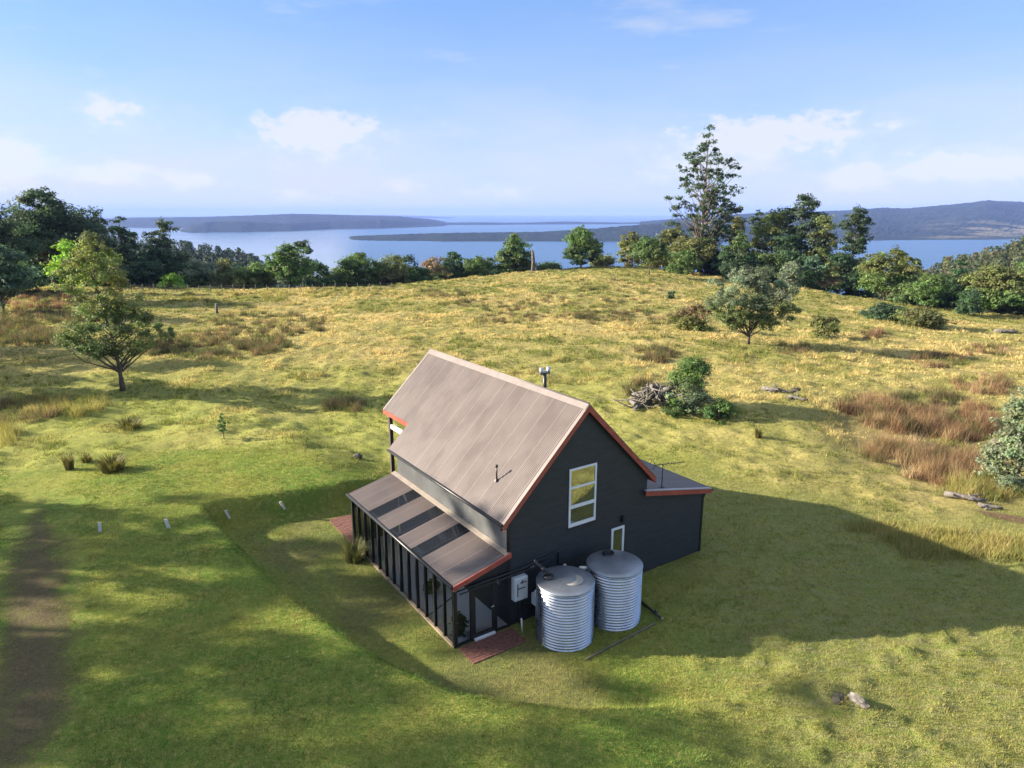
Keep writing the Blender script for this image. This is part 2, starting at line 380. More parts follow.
land('headland', [(340, 239.6, 240.2), (352, 236.8, 241), (400, 234.8, 241.5), (440, 233.4, 241.8), (500, 232.6, 242), (540, 232.2, 242), (580, 229.8, 242), (620, 226.4, 242), (660, 223.6, 242), (700, 222.5, 242), (760, 228, 242), (800, 240, 242)], 420, FOREST, 11, canopy=7, ncol=420)
land('mountain_range', [(640, 222, 240), (700, 217, 241), (760, 212.5, 241), (812, 211, 241.5), (850, 209.5, 242), (880, 207, 242), (905, 207.6, 241.5), (950, 203.5, 241), (985, 199, 240.5), (1024, 201, 240), (1100, 206, 240), (1250, 200, 240), (1500, 206, 240)], 2600, MOUNT, 13, rough=.3, canopy=11, ncol=420, nrow=110, clear=True)

# wooded slopes that drop to the shore on either side of the paddock
HILLMAT = forest_mat('slope_understorey', (.02, .03, .012), (.05, .055, .02), .08)
def slope_patch(name, cols, Dn, Df, seed, ntree, tsize, pal, label_kind):
    """cols: (px, y of its top); wooded hillside between depth Dn (hidden by the crest) and Df (its skyline)"""
    c = np.array(cols, float); ncol, nrow = 90, 46
    px = np.linspace(c[0, 0], c[-1, 0], ncol); st = np.array([row_slope(q) for q in np.interp(px, c[:, 0], c[:, 1])])
    q = np.linspace(0, 1.5, nrow)[:, None]; Yd = Dn+(Df-Dn)*q
    zt = CAMZ+Df*st[None]-tsize*1.1; zn = CAMZ+Dn*np.array([row_slope(345.)])-6
    Zd = zn+(zt-zn)*sst(q)-np.maximum(q-1, 0)*2*(Df-Dn)*.35; Yd = np.broadcast_to(Yd, Zd.shape)
    Xd = ((px-CX)/F)[None]*(Yd*math.cos(PITCH)+(CAMZ-Zd)*math.sin(PITCH))
    Zd = Zd+(fbm(Xd*.012, Yd*.012, seed, 4)-.5)*9
    idx = np.arange(nrow*ncol).reshape(nrow, ncol)
    fq = np.stack([idx[:-1, :-1], idx[:-1, 1:], idx[1:, 1:], idx[1:, :-1]], -1).reshape(-1, 4)
    tag(link(name, np_mesh(name, np.stack([Xd, Yd, Zd], -1).reshape(-1, 3), fq, smooth=True), HILLMAT), kind='structure')
    Vs, Cs = [], []
    for _ in range(ntree):
        i, j = rng.integers(0, int(nrow*.74)), rng.integers(0, ncol-1); f, g2 = rng.random(2)
        b = np.array([Xd[i, j]*(1-f)+Xd[i+1, j]*f+(Xd[i, j+1]-Xd[i, j])*g2, Yd[i, j]*(1-f)+Yd[i+1, j]*f, Zd[i, j]*(1-f)+Zd[i+1, j]*f])
        h = tsize*rng.uniform(.6, 1.25); n = 70
        ph = rng.random(n)**.8; rr = h*.30*np.sqrt(np.clip(1.15-ph, 0, 1))*rng.uniform(.35, 1, n); an = rng.random(n)*6.283
        lump = rng.integers(0, 7, n); an = an*.35+lump*.9
        cc = b+np.stack([rr*np.cos(an), rr*np.sin(an), h*(.12+.88*ph)], -1)
        v, _f = leaf_quads(cc, h*.085, np.stack([np.cos(an), np.sin(an), .6+ph*0], -1), rng)
        base = np.array(pal[rng.integers(len(pal))])*rng.uniform(.7, 1.3)
        Vs.append(v); Cs.append(np.repeat(base[None]*rng.uniform(.7, 1.3, (n, 1)), 4, 0))
    V = np.concatenate(Vs); C = np.concatenate(Cs)
    o = link('far_woodland', np_mesh('far_woodland', V, np.arange(len(V)).reshape(-1, 4), col=C), LEAF)
    return o
def leaf_quads(c, size, nrm, rg, asp=.6):
    """c (n,3) centres, nrm (n,3) rough facing; returns verts (4n,3)"""
    n = len(c); nr = nrm+rg.normal(0, .55, (n, 3)); nr /= np.linalg.norm(nr, axis=1, keepdims=True)+1e-9
    a = np.cross(nr, rg.normal(0, 1, (n, 3))); a /= np.linalg.norm(a, axis=1, keepdims=True)+1e-9; b = np.cross(nr, a)
    s = np.asarray(size)*rg.uniform(.6, 1.35, (n, 1)); a = a*s; b = b*s*asp
    V = np.stack([c-a, c-b*.9, c+a, c+b*.9], 1).reshape(-1, 3)
    return V, np.arange(4*n).reshape(-1, 4)
GPAL = [(.08, .10, .035), (.12, .13, .045), (.065, .09, .035), (.14, .13, .06), (.09, .115, .05)]
DPAL = [(.03, .048, .026), (.042, .06, .032), (.026, .042, .024)]
tag(slope_patch('wooded_slope', [(820, 300), (862, 287), (900, 270), (940, 256), (985, 246), (1024, 234), (1120, 218), (1300, 210)], 170, 480, 21, 2600, 9, GPAL, ''),
    'wooded hillside of mixed olive green trees sloping down to the bay', 'woodland', kind='stuff')
tag(slope_patch('wooded_gully', [(-150, 225), (0, 225), (100, 226), (150, 234), (195, 240), (240, 248), (285, 262), (320, 274), (360, 284), (420, 286)], 190, 620, 23, 2200, 10, DPAL, ''),
    'dark wooded spur dropping to the water behind the left paddock', 'woodland', kind='stuff')

# ------------------------------------------------------------------ air
hm = bpy.data.materials.new('haze'); hm.use_nodes = True; t = NT(hm.node_tree)
pv = t.n('ShaderNodeVolumePrincipled'); pv.inputs['Density'].default_value = 6e-5; pv.inputs['Color'].default_value = (.31, .46, 1, 1)
pv.inputs['Anisotropy'].default_value = .0
o_ = t.n('ShaderNodeOutputMaterial'); t.l(pv.outputs[0], o_.inputs[1])
hz_o = MB().box(-36500, 36500, -8500, 34500, SEA-10, 165).build('haze', hm); tag(hz_o, kind='stuff')

# ------------------------------------------------------------------ trees
PROF = {
 'round': [(.12, .35), (.25, .85), (.5, 1), (.75, .8), (.92, .45), (1, .1)],
 'oval': [(.06, .5), (.2, .9), (.45, 1), (.7, .8), (.88, .5), (1, .12)],
 'cone': [(.04, .75), (.2, 1), (.45, .85), (.7, .55), (.9, .25), (1, .05)],
 'gum': [(.3, .25), (.38, .75), (.5, 1), (.62, .8), (.78, .62), (.9, .4), (1, .12)],
 'tallgum': [(.2, .3), (.25, .9), (.32, 1), (.46, .95), (.6, .74), (.72, .76), (.83, .5), (.93, .25), (1, .1)],
 'column': [(.1, .6), (.3, .9), (.55, .8), (.75, .9), (.9, .75), (1, .25)],
 'spread': [(.2, .45), (.35, .9), (.55, 1), (.75, .85), (.9, .5), (1, .15)],
 'bush': [(.0, .75), (.25, 1), (.6, .9), (.85, .6), (1, .2)],
 'lolly': [(.38, .3), (.48, .9), (.65, 1), (.85, .75), (1, .2)],
 'twotier': [(.22, .3), (.27, .75), (.33, .95), (.43, .92), (.50, .66), (.58, .62), (.7, .68), (.82, .5), (.93, .3), (1, .1)],
}
PALS = {'leafy': (.14, .185, .07), 'leafhi': (.21, .24, .08), 'darkgum': (0.065, 0.099, 0.048), 'deep': (0.056, 0.101, 0.044), 'wattle': (0.120, 0.186, 0.056), 'olive': (.15, .168, .056), 'lime': (0.219, 0.361, 0.048),
        'grey': (0.186, 0.230, 0.135), 'blue': (0.099, 0.164, 0.099), 'brown': (0.241, 0.186, 0.099), 'yellow': (.205, .225, .06), 'mid': (0.099, 0.149, 0.048), 'fresh': (.10, .17, .055), 'fresh_old': (0.131, 0.263, 0.065)}
def make_tree(name, base, h, wdt, prof, pal, label, cat, seed, group=None, pal_hi=None, nclump=None, lpc=None, cs=.16, leaf=None, bark=None, lean=(0, 0), shell=.45, gap=.0, flat=.62, limbs=None, trunk_r=None, skew=(0, 0), dist=None):
    rg = np.random.default_rng(seed); P = np.array(PROF[prof]); rmax = wdt/2
    root = empty(name, base, 0, label, cat, group)
    dist = dist or math.hypot(base[0], base[1]); leaf = leaf or max(.07, (.00155 if dist > 80 else .0014)*dist)
    nclump = int((nclump or 46)*(1.1 if 'gum' in prof else 1.4 if group else 1.25))
    csz = 1.2*cs*wdt
    # clump centres
    hs = np.linspace(0, 1, 60); rr = np.interp(hs, P[:, 0], P[:, 1]); wgt = np.where(hs < P[0, 0]-.001, 0, rr**1.2); wgt /= wgt.sum()
    C = []
    tries = 0
    while len(C) < nclump and tries < nclump*40:
        tries += 1
        hc = rg.choice(hs, p=wgt)+rg.uniform(-.008, .008); an = rg.random()*6.283; k = shell+(1-shell)*math.sqrt(rg.random())
        lob = 1+.22*math.sin(2*an+seed)+.12*math.sin(3*an+seed*2.1+hc*5)
        r = np.interp(hc, P[:, 0], P[:, 1])*rmax*k*lob
        r = max(r-csz*.35, 0)
        c = np.array([r*math.cos(an)+skew[0]*wdt*(hc-.3), r*math.sin(an)+skew[1]*wdt*(hc-.3), min(hc*h, h-csz*flat*.6)])
        if gap and any(np.linalg.norm((c-q)*[1, 1, 1.3]) < gap*csz for q in C): continue
        C.append(c)
    C = np.array(C); n = len(C)
    lpc = lpc or int(np.clip(3.6*(csz/leaf)**2, 24, 560))
    sz = csz*rg.uniform(.5, 1.4, n); sq = rg.uniform(.7, 1.35, (n, 1, 2))
    # every clump is a handful of leafy sprays, so outlines stay ragged
    ns = 7; sub = rg.normal(0, 1, (n, ns, 3)); sub /= np.linalg.norm(sub, axis=2, keepdims=True); sub[:, :, 2] = np.where(sub[:, :, 2] < -.3, -sub[:, :, 2], sub[:, :, 2])
    sub *= rg.uniform(.35, 1.05, (n, ns, 1)); pick = rg.integers(0, ns, (n, lpc)); off = np.take_along_axis(sub, pick[:, :, None].repeat(3, 2), 1)+rg.normal(0, .20, (n, lpc, 3))
    d = off/(np.linalg.norm(off, axis=2, keepdims=True)+1e-6); stint = np.take_along_axis(rg.uniform(.78, 1.25, (n, ns)), pick, 1)[:, :, None]
    sz = csz*rg.uniform(.55, 1.35, n); sq = rg.uniform(.75, 1.3, (n, 1, 2))
    pts = C[:, None]+off*sz[:, None, None]*np.concatenate([sq, np.full((n, 1, 1), flat)], 2)
    pts[:, :, 2] -= rg.random((n, lpc))*.0
    nr = d+np.array([0, 0, .45])
    V, Fa = leaf_quads(pts.reshape(-1, 3), leaf, nr.reshape(-1, 3), rg)
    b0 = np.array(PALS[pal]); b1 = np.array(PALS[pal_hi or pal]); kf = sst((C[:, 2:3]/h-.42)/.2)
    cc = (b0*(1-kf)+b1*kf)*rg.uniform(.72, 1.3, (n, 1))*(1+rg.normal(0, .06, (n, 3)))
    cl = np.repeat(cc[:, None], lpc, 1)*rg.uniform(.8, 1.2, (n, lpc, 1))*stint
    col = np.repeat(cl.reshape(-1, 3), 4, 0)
    # trunk and limbs
    tr = trunk_r or max(.06, h*.018); mb = MB(); top = h*(.9 if 'gum' in prof else .72); K = 7
    ctr = []
    for i in range(K):
        f = i/(K-1); ctr.append(Vector((lean[0]*h*f*f+rg.normal(0, .012)*h*f*(1-f)*2+skew[0]*wdt*max(f-.3, 0)*.8, lean[1]*h*f*f+rg.normal(0, .012)*h*f*(1-f)*2, -.15+(top+.15)*f)))
    V[:, 0] += lean[0]*h*(V[:, 2]/h)**2; V[:, 1] += lean[1]*h*(V[:, 2]/h)**2
    Cl = C.copy(); Cl[:, 0] += lean[0]*h*(C[:, 2]/h)**2; Cl[:, 1] += lean[1]*h*(C[:, 2]/h)**2
    mb.tube(ctr, [tr*(1.45 if i == 0 else 1-.8*i/(K-1)) for i in range(K)], 8)
    for q in range(min(limbs or int(n*.5), n)):
        c = Vector(Cl[q]); hd = math.hypot(c.x-ctr[3].x, c.y-ctr[3].y)
        zb = max(c.z-hd*rg.uniform(.5, 1.1)-.03*h, h*(.12 if prof in ('bush',) else max(P[0, 0]-.1, .06))); zb = min(zb, top*.95)
        f = np.clip((zb+.15)/(top+.15), 0, 1)*(K-1); i = min(int(f), K-2); bpt = ctr[i].lerp(ctr[i+1], f-i)
        m1 = bpt.lerp(c, .5)+Vector((rg.normal(0, .03)*wdt, rg.normal(0, .03)*wdt, -.02*h*rg.random()))
        r0 = tr*(1-.75*f/(K-1))*rg.uniform(.35, .55)
        mb.tube([bpt, m1, c], [r0, r0*.65, r0*.25], 5, False)
    mb.build('trunk', bark or BARK, root)
    link('crown', np_mesh('crown', V, Fa, col=col), LEAF, root)
    return root
SEED = [100]
def ptree(px, ytop, ybase, wpx, prof, pal, label, depth=None, cat='tree', name='tree', **k):
    """a tree whose foot stands at picture point (px, ybase), or hidden at the given depth behind the crest"""
    SEED[0] += 1
    if depth is None: x, y, z = G(px, ybase)
    else:
        x, y, _ = at_depth(px, ybase, depth); z = H1(x, y)
    zt = at_depth(px, ytop, y)[2]; dep = y*math.cos(PITCH)+(CAMZ-z)*math.sin(PITCH)
    return make_tree(name, (x, y, z-.05), zt-z, wpx*dep/F, prof, pal, label, cat, SEED[0], **k)
# ------------------------------------------------------------------ trees standing in the paddock
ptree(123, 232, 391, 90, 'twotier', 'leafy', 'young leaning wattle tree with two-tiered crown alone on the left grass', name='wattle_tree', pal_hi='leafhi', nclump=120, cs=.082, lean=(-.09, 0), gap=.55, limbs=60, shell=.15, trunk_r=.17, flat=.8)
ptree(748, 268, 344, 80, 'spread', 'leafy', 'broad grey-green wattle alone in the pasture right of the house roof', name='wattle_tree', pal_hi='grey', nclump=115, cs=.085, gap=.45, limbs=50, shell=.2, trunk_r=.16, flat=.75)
ptree(649, 239, 275, 34, 'lolly', 'mid', 'small round-topped tree on a bare straight stem, on the knoll crest', name='round_tree', nclump=34, cs=.2, limbs=14, trunk_r=.14)
ptree(224, 412, 439, 12, 'oval', 'fresh', 'thin young sapling with few leaves on the mown grass', name='sapling', nclump=14, cs=.2, limbs=10, trunk_r=.035)
ptree(1016, 386, 490, 60, 'bush', 'grey', 'large silvery green wattle bush cut by the right edge of the photo', cat='bush', name='wattle_bush', nclump=95, cs=.15, limbs=30, leaf=.085, flat=.75)
ptree(690, 359, 408, 47, 'bush', 'grey', 'rounded twiggy grey-green bush beside the pile of dead wood', cat='bush', name='shrub', pal_hi='wattle', nclump=60, cs=.16, limbs=40, shell=.3, gap=.25, flat=.8)
ptree(719, 398, 419, 31, 'bush', 'fresh', 'low bright green shrub at the foot of the twiggy bush', cat='bush', name='shrub', nclump=26, cs=.17, limbs=14)
ptree(676, 398, 416, 24, 'bush', 'fresh', 'small light green shrub in front of the pile of dead wood', cat='bush', name='shrub', nclump=16, cs=.2, limbs=8)
ptree(821, 316, 336, 30, 'bush', 'olive', 'low olive shrub in the pasture right of the broad wattle', cat='bush', name='shrub', nclump=22, cs=.2, limbs=10)
ptree(692, 305, 330, 36, 'bush', 'olive', 'dark rough clump of scrub in the pasture left of the broad wattle', cat='bush', name='shrub', pal_hi='brown', nclump=26, cs=.17, limbs=12)
ptree(884, 304, 320, 42, 'bush', 'deep', 'low dark bracken mound, left one of two on the right slope', cat='bush', name='bracken_mound', nclump=30, cs=.15, limbs=6, flat=.5)
ptree(918, 309, 325, 52, 'bush', 'olive', 'low dark bracken mound with brown edge, right one of two on the right slope', cat='bush', name='bracken_mound', nclump=34, cs=.14, limbs=6, flat=.5)
ptree(671, 291, 299, 9, 'bush', 'deep', 'tiny dark bush on the knoll face below the tallest gum', cat='bush', name='shrub', nclump=10, cs=.3, limbs=4)
# ------------------------------------------------------------------ left belt of trees
lt = 'trees along the left edge of the paddock'
ptree(-8, 200, 300, 84, 'gum', 'darkgum', 'dark gum partly cut off by the left edge of the photo', depth=108, name='gum_tree', group=lt, nclump=60, cs=.14, gap=.5)
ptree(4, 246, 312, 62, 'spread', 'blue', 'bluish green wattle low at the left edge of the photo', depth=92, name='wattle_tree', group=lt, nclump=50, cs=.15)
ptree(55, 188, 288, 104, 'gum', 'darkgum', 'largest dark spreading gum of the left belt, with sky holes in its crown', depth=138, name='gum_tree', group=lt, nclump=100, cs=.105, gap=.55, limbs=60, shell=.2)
ptree(98, 210, 286, 62, 'gum', 'darkgum', 'dark gum with thin drooping right side, right of the largest left gum', depth=150, name='gum_tree', group=lt, nclump=56, cs=.12, gap=.5)
ptree(36, 240, 290, 70, 'round', 'deep', 'dense dark tree filling the space under the largest left gum', depth=150, name='bushy_tree', group=lt, nclump=50, cs=.16)
ptree(72, 240, 288, 30, 'oval', 'lime', 'bright lime green tree peeping out left of the two-tiered wattle', depth=120, name='bushy_tree', group=lt, nclump=34, cs=.19)
ptree(128, 216, 288, 34, 'gum', 'deep', 'dark tree with ragged top just right above the two-tiered wattle', depth=146, name='gum_tree', group=lt, nclump=40, cs=.15)
ptree(171, 219, 292, 40, 'gum', 'darkgum', 'lone slender gum with open top against the water at left', depth=150, name='gum_tree', group=lt, nclump=40, cs=.15, gap=.4)
ptree(156, 250, 292, 42, 'round', 'deep', 'dense dark tree under the lone slender gum', depth=146, name='bushy_tree', group=lt, nclump=44, cs=.16)
ptree(174, 275, 291, 24, 'bush', 'lime', 'small bright lime bush at the foot of the lone slender gum', depth=131, cat='bush', name='shrub', group=lt, nclump=22, cs=.22)
ptree(201, 261, 292, 28, 'oval', 'mid', 'mid green tree with pale top between slender gum and olive tree', depth=142, name='bushy_tree', group=lt, pal_hi='grey', nclump=30, cs=.19)
ptree(227, 259, 292, 30, 'cone', 'olive', 'thin olive brown tree left of the yellow green rounded trees', depth=140, name='bushy_tree', group=lt, nclump=30, cs=.17)
ptree(259, 263, 291, 36, 'round', 'yellow', 'low yellow-green rounded tree against the bay', depth=138, name='bushy_tree', group=lt, pal_hi='wattle', nclump=40, cs=.17)
ptree(291, 247, 291, 40, 'round', 'wattle', 'full light green tree in front of a dark gum top, left of the bay view', depth=136, name='bushy_tree', group=lt, nclump=52, cs=.15)
ptree(304, 242, 292, 34, 'gum', 'darkgum', 'dark gum rising behind the full light green tree', depth=146, name='gum_tree', group=lt, nclump=32, cs=.16)
ptree(318, 262, 292, 30, 'oval', 'deep', 'dark rounded tree at the right end of the left belt', depth=142, name='bushy_tree', group=lt, nclump=30, cs=.18)
# ------------------------------------------------------------------ trees below the crest, in front of the bay
ct = 'trees behind the middle crest'
ptree(336, 274, 293, 26, 'bush', 'mid', 'low green tree at the left foot of the green pair before the bay', depth=146, name='bushy_tree', group=ct, nclump=20, cs=.2)
ptree(362, 252, 296, 48, 'oval', 'mid', 'two-topped full green tree, leftmost large one before the bay', depth=150, name='bushy_tree', group=ct, pal_hi='wattle', nclump=56, cs=.14)
ptree(394, 257, 294, 38, 'oval', 'olive', 'olive brown tree right of the two-topped green tree', depth=156, name='bushy_tree', group=ct, nclump=40, cs=.17)
ptree(410, 255, 294, 24, 'gum', 'darkgum', 'dark narrow gum top behind the olive brown tree', depth=176, name='gum_tree', group=ct, nclump=26, cs=.2)
ptree(420, 268, 293, 26, 'round', 'fresh', 'small bright green tree touching the pale crest of the pasture', depth=158, name='bushy_tree', group=ct, nclump=28, cs=.2)
ptree(434, 259, 290, 30, 'oval', 'olive', 'brownish tree between bright green tree and dark pair before the bay', depth=172, name='bushy_tree', group=ct, pal_hi='brown', nclump=30, cs=.18)
ptree(453, 252, 288, 34, 'gum', 'deep', 'dark tree with two peaks left of the tall conical tree', depth=178, name='gum_tree', group=ct, nclump=40, cs=.17)
ptree(477, 256, 286, 30, 'round', 'wattle', 'mid green rounded tree next left of the tall conical tree', depth=176, name='bushy_tree', group=ct, nclump=38, cs=.18)
ptree(491, 257, 285, 26, 'oval', 'darkgum', 'dull dark tree tucked behind the tall conical tree', depth=186, name='bushy_tree', group=ct, nclump=28, cs=.19)
ptree(515, 234, 278, 37, 'cone', 'mid', 'tall broad conical tree left of the dead trunk on the crest', depth=177, name='conical_tree', group=ct, pal_hi='wattle', nclump=80, cs=.15, limbs=20)
ptree(548, 265, 277, 26, 'bush', 'mid', 'low bush right of the dead trunk on the crest', depth=181, cat='bush', name='shrub', group=ct, nclump=18, cs=.22)
ptree(581, 228, 270, 34, 'oval', 'mid', 'tall oval tree with a dark stem standing alone on the crest', depth=178, name='oval_tree', group=ct, pal_hi='wattle', nclump=74, cs=.16, limbs=20)
ptree(603, 257, 269, 26, 'bush', 'olive', 'low olive bush right of the tall oval tree', depth=184, cat='bush', name='shrub', group=ct, nclump=18, cs=.22)
ptree(629, 231, 268, 27, 'oval', 'olive', 'olive pointed tree left of the small round-topped tree', depth=190, name='bushy_tree', group=ct, nclump=40, cs=.18)
ptree(643, 234, 268, 18, 'oval', 'darkgum', 'narrow dark tree behind the small round-topped tree', depth=200, name='bushy_tree', group=ct, nclump=24, cs=.22)
# ------------------------------------------------------------------ right-hand stand round the tallest gum
rt = 'trees of the stand round the tallest gum'
ptree(699, 124, 277, 74, 'tallgum', 'darkgum', 'tallest gum, open airy crown on a pale bare trunk above the stand', depth=178, name='gum_tree', group=rt, pal_hi='darkgum', nclump=138, cs=.066, gap=.75, limbs=150, shell=.15, bark=GUMBARK, trunk_r=.5, flat=.6, leaf=.3)
ptree(672, 228, 276, 36, 'oval', 'olive', 'olive brown tree left of the pale trunk of the tallest gum', depth=180, name='bushy_tree', group=rt, nclump=46, cs=.16)
ptree(690, 238, 276, 46, 'round', 'olive', 'wide olive tree hiding the foot of the tallest gum', depth=172, name='bushy_tree', group=rt, nclump=56, cs=.15)
ptree(683, 252, 276, 30, 'bush', 'wattle', 'bright green bush at the crest below the tallest gum', depth=166, cat='bush', name='shrub', group=rt, nclump=32, cs=.18)
ptree(732, 203, 280, 28, 'gum', 'darkgum', 'dark brown-green gum close right of the tallest gum', depth=184, name='gum_tree', group=rt, pal_hi='olive', nclump=44, cs=.17)
ptree(711, 238, 280, 26, 'oval', 'darkgum', 'dark narrow tree between wide olive tree and pointed wattle', depth=178, name='bushy_tree', group=rt, nclump=30, cs=.19)
ptree(737, 231, 282, 38, 'cone', 'deep', 'dense pointed wattle with dark fine foliage in front of the stand', depth=158, name='wattle_tree', group=rt, pal_hi='mid', nclump=76, cs=.14)
ptree(754, 205, 284, 28, 'gum', 'darkgum', 'slim gum with small tufted top right of the pointed wattle', depth=188, name='gum_tree', group=rt, nclump=30, cs=.2)
ptree(768, 210, 284, 42, 'oval', 'olive', 'yellowish olive gum left of the layered tall gum', depth=176, name='gum_tree', group=rt, pal_hi='yellow', nclump=46, cs=.16)
ptree(797, 195, 286, 54, 'gum', 'darkgum', 'layered tall gum with flat top, second tallest of the stand', depth=170, name='gum_tree', group=rt, nclump=92, cs=.12, gap=.4, limbs=50)
ptree(784, 236, 286, 40, 'oval', 'deep', 'dark full tree under the layered tall gum', depth=166, name='bushy_tree', group=rt, nclump=46, cs=.16)
ptree(820, 217, 288, 40, 'gum', 'darkgum', 'rounded dark gum between layered gum and narrow gum', depth=164, name='gum_tree', group=rt, pal_hi='olive', nclump=40, cs=.17)
ptree(848, 208, 292, 34, 'column', 'darkgum', 'narrow dark gum at the right end of the stand, against the water', depth=158, name='gum_tree', group=rt, nclump=56, cs=.17, gap=.5)
ptree(838, 256, 292, 44, 'round', 'deep', 'dark undergrowth tree at the foot of the narrow dark gum', depth=154, name='bushy_tree', group=rt, nclump=46, cs=.16)
ptree(812, 256, 286, 22, 'oval', 'fresh', 'small pale blue-green tree in front of the stand', depth=147, name='bushy_tree', group=rt, pal_hi='blue', nclump=30, cs=.2)
ptree(827, 262, 288, 20, 'oval', 'brown', 'small brownish tree beside the pale blue-green one', depth=146, name='bushy_tree', group=rt, pal_hi='olive', nclump=24, cs=.2)
ptree(790, 262, 284, 26, 'bush', 'grey', 'grey-green wattle top showing behind the broad lone wattle', depth=146, name='wattle_tree', group=rt, nclump=30, cs=.19)
# ------------------------------------------------------------------ trees on the right rim
rr_ = 'trees on the right rim of the pasture'
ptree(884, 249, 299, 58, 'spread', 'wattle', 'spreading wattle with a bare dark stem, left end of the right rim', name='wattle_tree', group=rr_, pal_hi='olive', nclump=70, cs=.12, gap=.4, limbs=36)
ptree(905, 268, 302, 26, 'oval', 'darkgum', 'dark tree just right behind the spreading rim wattle', depth=140, name='bushy_tree', group=rr_, nclump=28, cs=.18)
ptree(927, 276, 306, 36, 'round', 'fresh', 'bright blue-green rounded tree on the right rim', depth=122, name='bushy_tree', group=rr_, pal_hi='wattle', nclump=46, cs=.16)
ptree(955, 262, 309, 30, 'cone', 'deep', 'dark pointed tree right of the bright rounded rim tree', depth=124, name='conical_tree', group=rr_, nclump=46, cs=.17)
ptree(942, 272, 307, 26, 'oval', 'wattle', 'light green tree between bright rounded and dark pointed rim trees', depth=130, name='bushy_tree', group=rr_, nclump=30, cs=.18)
ptree(990, 268, 314, 54, 'round', 'wattle', 'wide tree with brownish top on the right rim', depth=118, name='bushy_tree', group=rr_, pal_hi='olive', nclump=64, cs=.14)
ptree(1024, 262, 318, 46, 'round', 'wattle', 'green tree cut by the right edge on the right rim', depth=116, name='bushy_tree', group=rr_, nclump=50, cs=.15)
ptree(968, 290, 312, 26, 'bush', 'deep', 'low dark bush at the foot of the rim trees', depth=113, cat='bush', name='shrub', group=rr_, nclump=24, cs=.2)
ptree(1075, 255, 322, 60, 'round', 'olive', 'tree beyond the right edge of the photo on the rim', depth=116, name='bushy_tree', group=rr_, nclump=40, cs=.16)
# ------------------------------------------------------------------ the gums whose long shadows lie across the lawn (they stand left of the frame)
sg = 'gums left of the lawn'
for i, (x, y, h, wd) in enumerate([(-46, 10.5, 18.3, 6.5), (-45, 14.0, 19.2, 6.5), (-47, 17.2, 19.0, 6.5), (-45, 20.4, 19.8, 6.0), (-47, 23.4, 20.4, 6.0), (-44, 26.0, 18.6, 5.5), (-48, 29.0, 15.0, 5.0), (-52, 19.0, 18.5, 7), (-39, 24.5, 12.5, 5.0), (-40, 12, 14.5, 5.5), (-41, 17.5, 14.0, 5.5), (-40, 28, 9, 4)]):
    make_tree('gum_tree', (x, y, H1(x, y)), h, wd, 'column', 'olive', 'gum beyond the left edge whose shadow lies on the lawn', 'tree', 700+i, group=sg, nclump=18 if 20 <= y <= 27 else 32, cs=.17, gap=.4, leaf=.16)
for i, (x, y, h, wd) in enumerate([(-62, 52, 15, 9), (-66, 60, 16, 9), (-60, 67, 12, 8), (-52, 47, 8, 6)]):
    make_tree('gum_tree', (x, y, H1(x, y)), h, wd, 'round', 'olive', 'gum beyond the left edge whose shadow lies on the far pasture', 'tree', 740+i, group='gums left of the pasture', nclump=50, cs=.15, gap=.4, leaf=.2)

# low growth that closes the gaps at the foot of the belts
for i, (px, yt, yb, wp, pal, dp, la) in enumerate([(345, 268, 294, 40, 'mid', 152, 'low green growth left of the two-topped tree'), (380, 268, 294, 40, 'deep', 160, 'low dark growth between two-topped and olive brown trees'), (405, 270, 294, 34, 'olive', 162, 'low olive growth under the dark narrow gum top'),
    (445, 268, 290, 34, 'mid', 174, 'low green growth under the dark tree with two peaks'), (466, 266, 288, 36, 'deep', 182, 'low dark growth left of the mid green rounded tree'), (500, 264, 284, 34, 'deep', 186, 'low dark growth at the left foot of the conical tree'),
    (745, 258, 286, 46, 'deep', 168, 'low dark growth behind the pointed wattle'), (772, 252, 286, 46, 'mid', 164, 'low green growth under the yellowish olive gum'), (803, 258, 288, 46, 'deep', 160, 'low dark growth under the layered tall gum'), (858, 262, 294, 34, 'deep', 156, 'low dark growth right of the narrow dark gum'),
    (660, 252, 276, 34, 'olive', 186, 'low olive growth right of the small round-topped tree'), (716, 252, 281, 34, 'deep', 172, 'low dark growth between tallest gum and pointed wattle'),
    (190, 266, 292, 40, 'deep', 146, 'low dark growth right of the lone slender gum'), (243, 268, 292, 34, 'deep', 146, 'low dark growth behind the olive brown left tree'), (140, 258, 290, 44, 'deep', 142, 'low dark growth behind the two-tiered wattle'), (10, 262, 292, 60, 'deep', 120, 'low dark growth under the cut-off left gum'), (88, 256, 288, 60, 'deep', 144, 'low dark growth under the left gums'),
    (1005, 282, 316, 44, 'mid', 121, 'low green growth at the right edge of the rim'), (910, 284, 304, 40, 'mid', 127, 'low green growth between spreading wattle and bright rounded rim tree')]):
    ptree(px, yt, yb, wp, 'bush', pal, la, depth=dp, cat='bush', name='undergrowth_shrub', group='undergrowth at the foot of the tree belts', nclump=30, cs=.18, limbs=4)
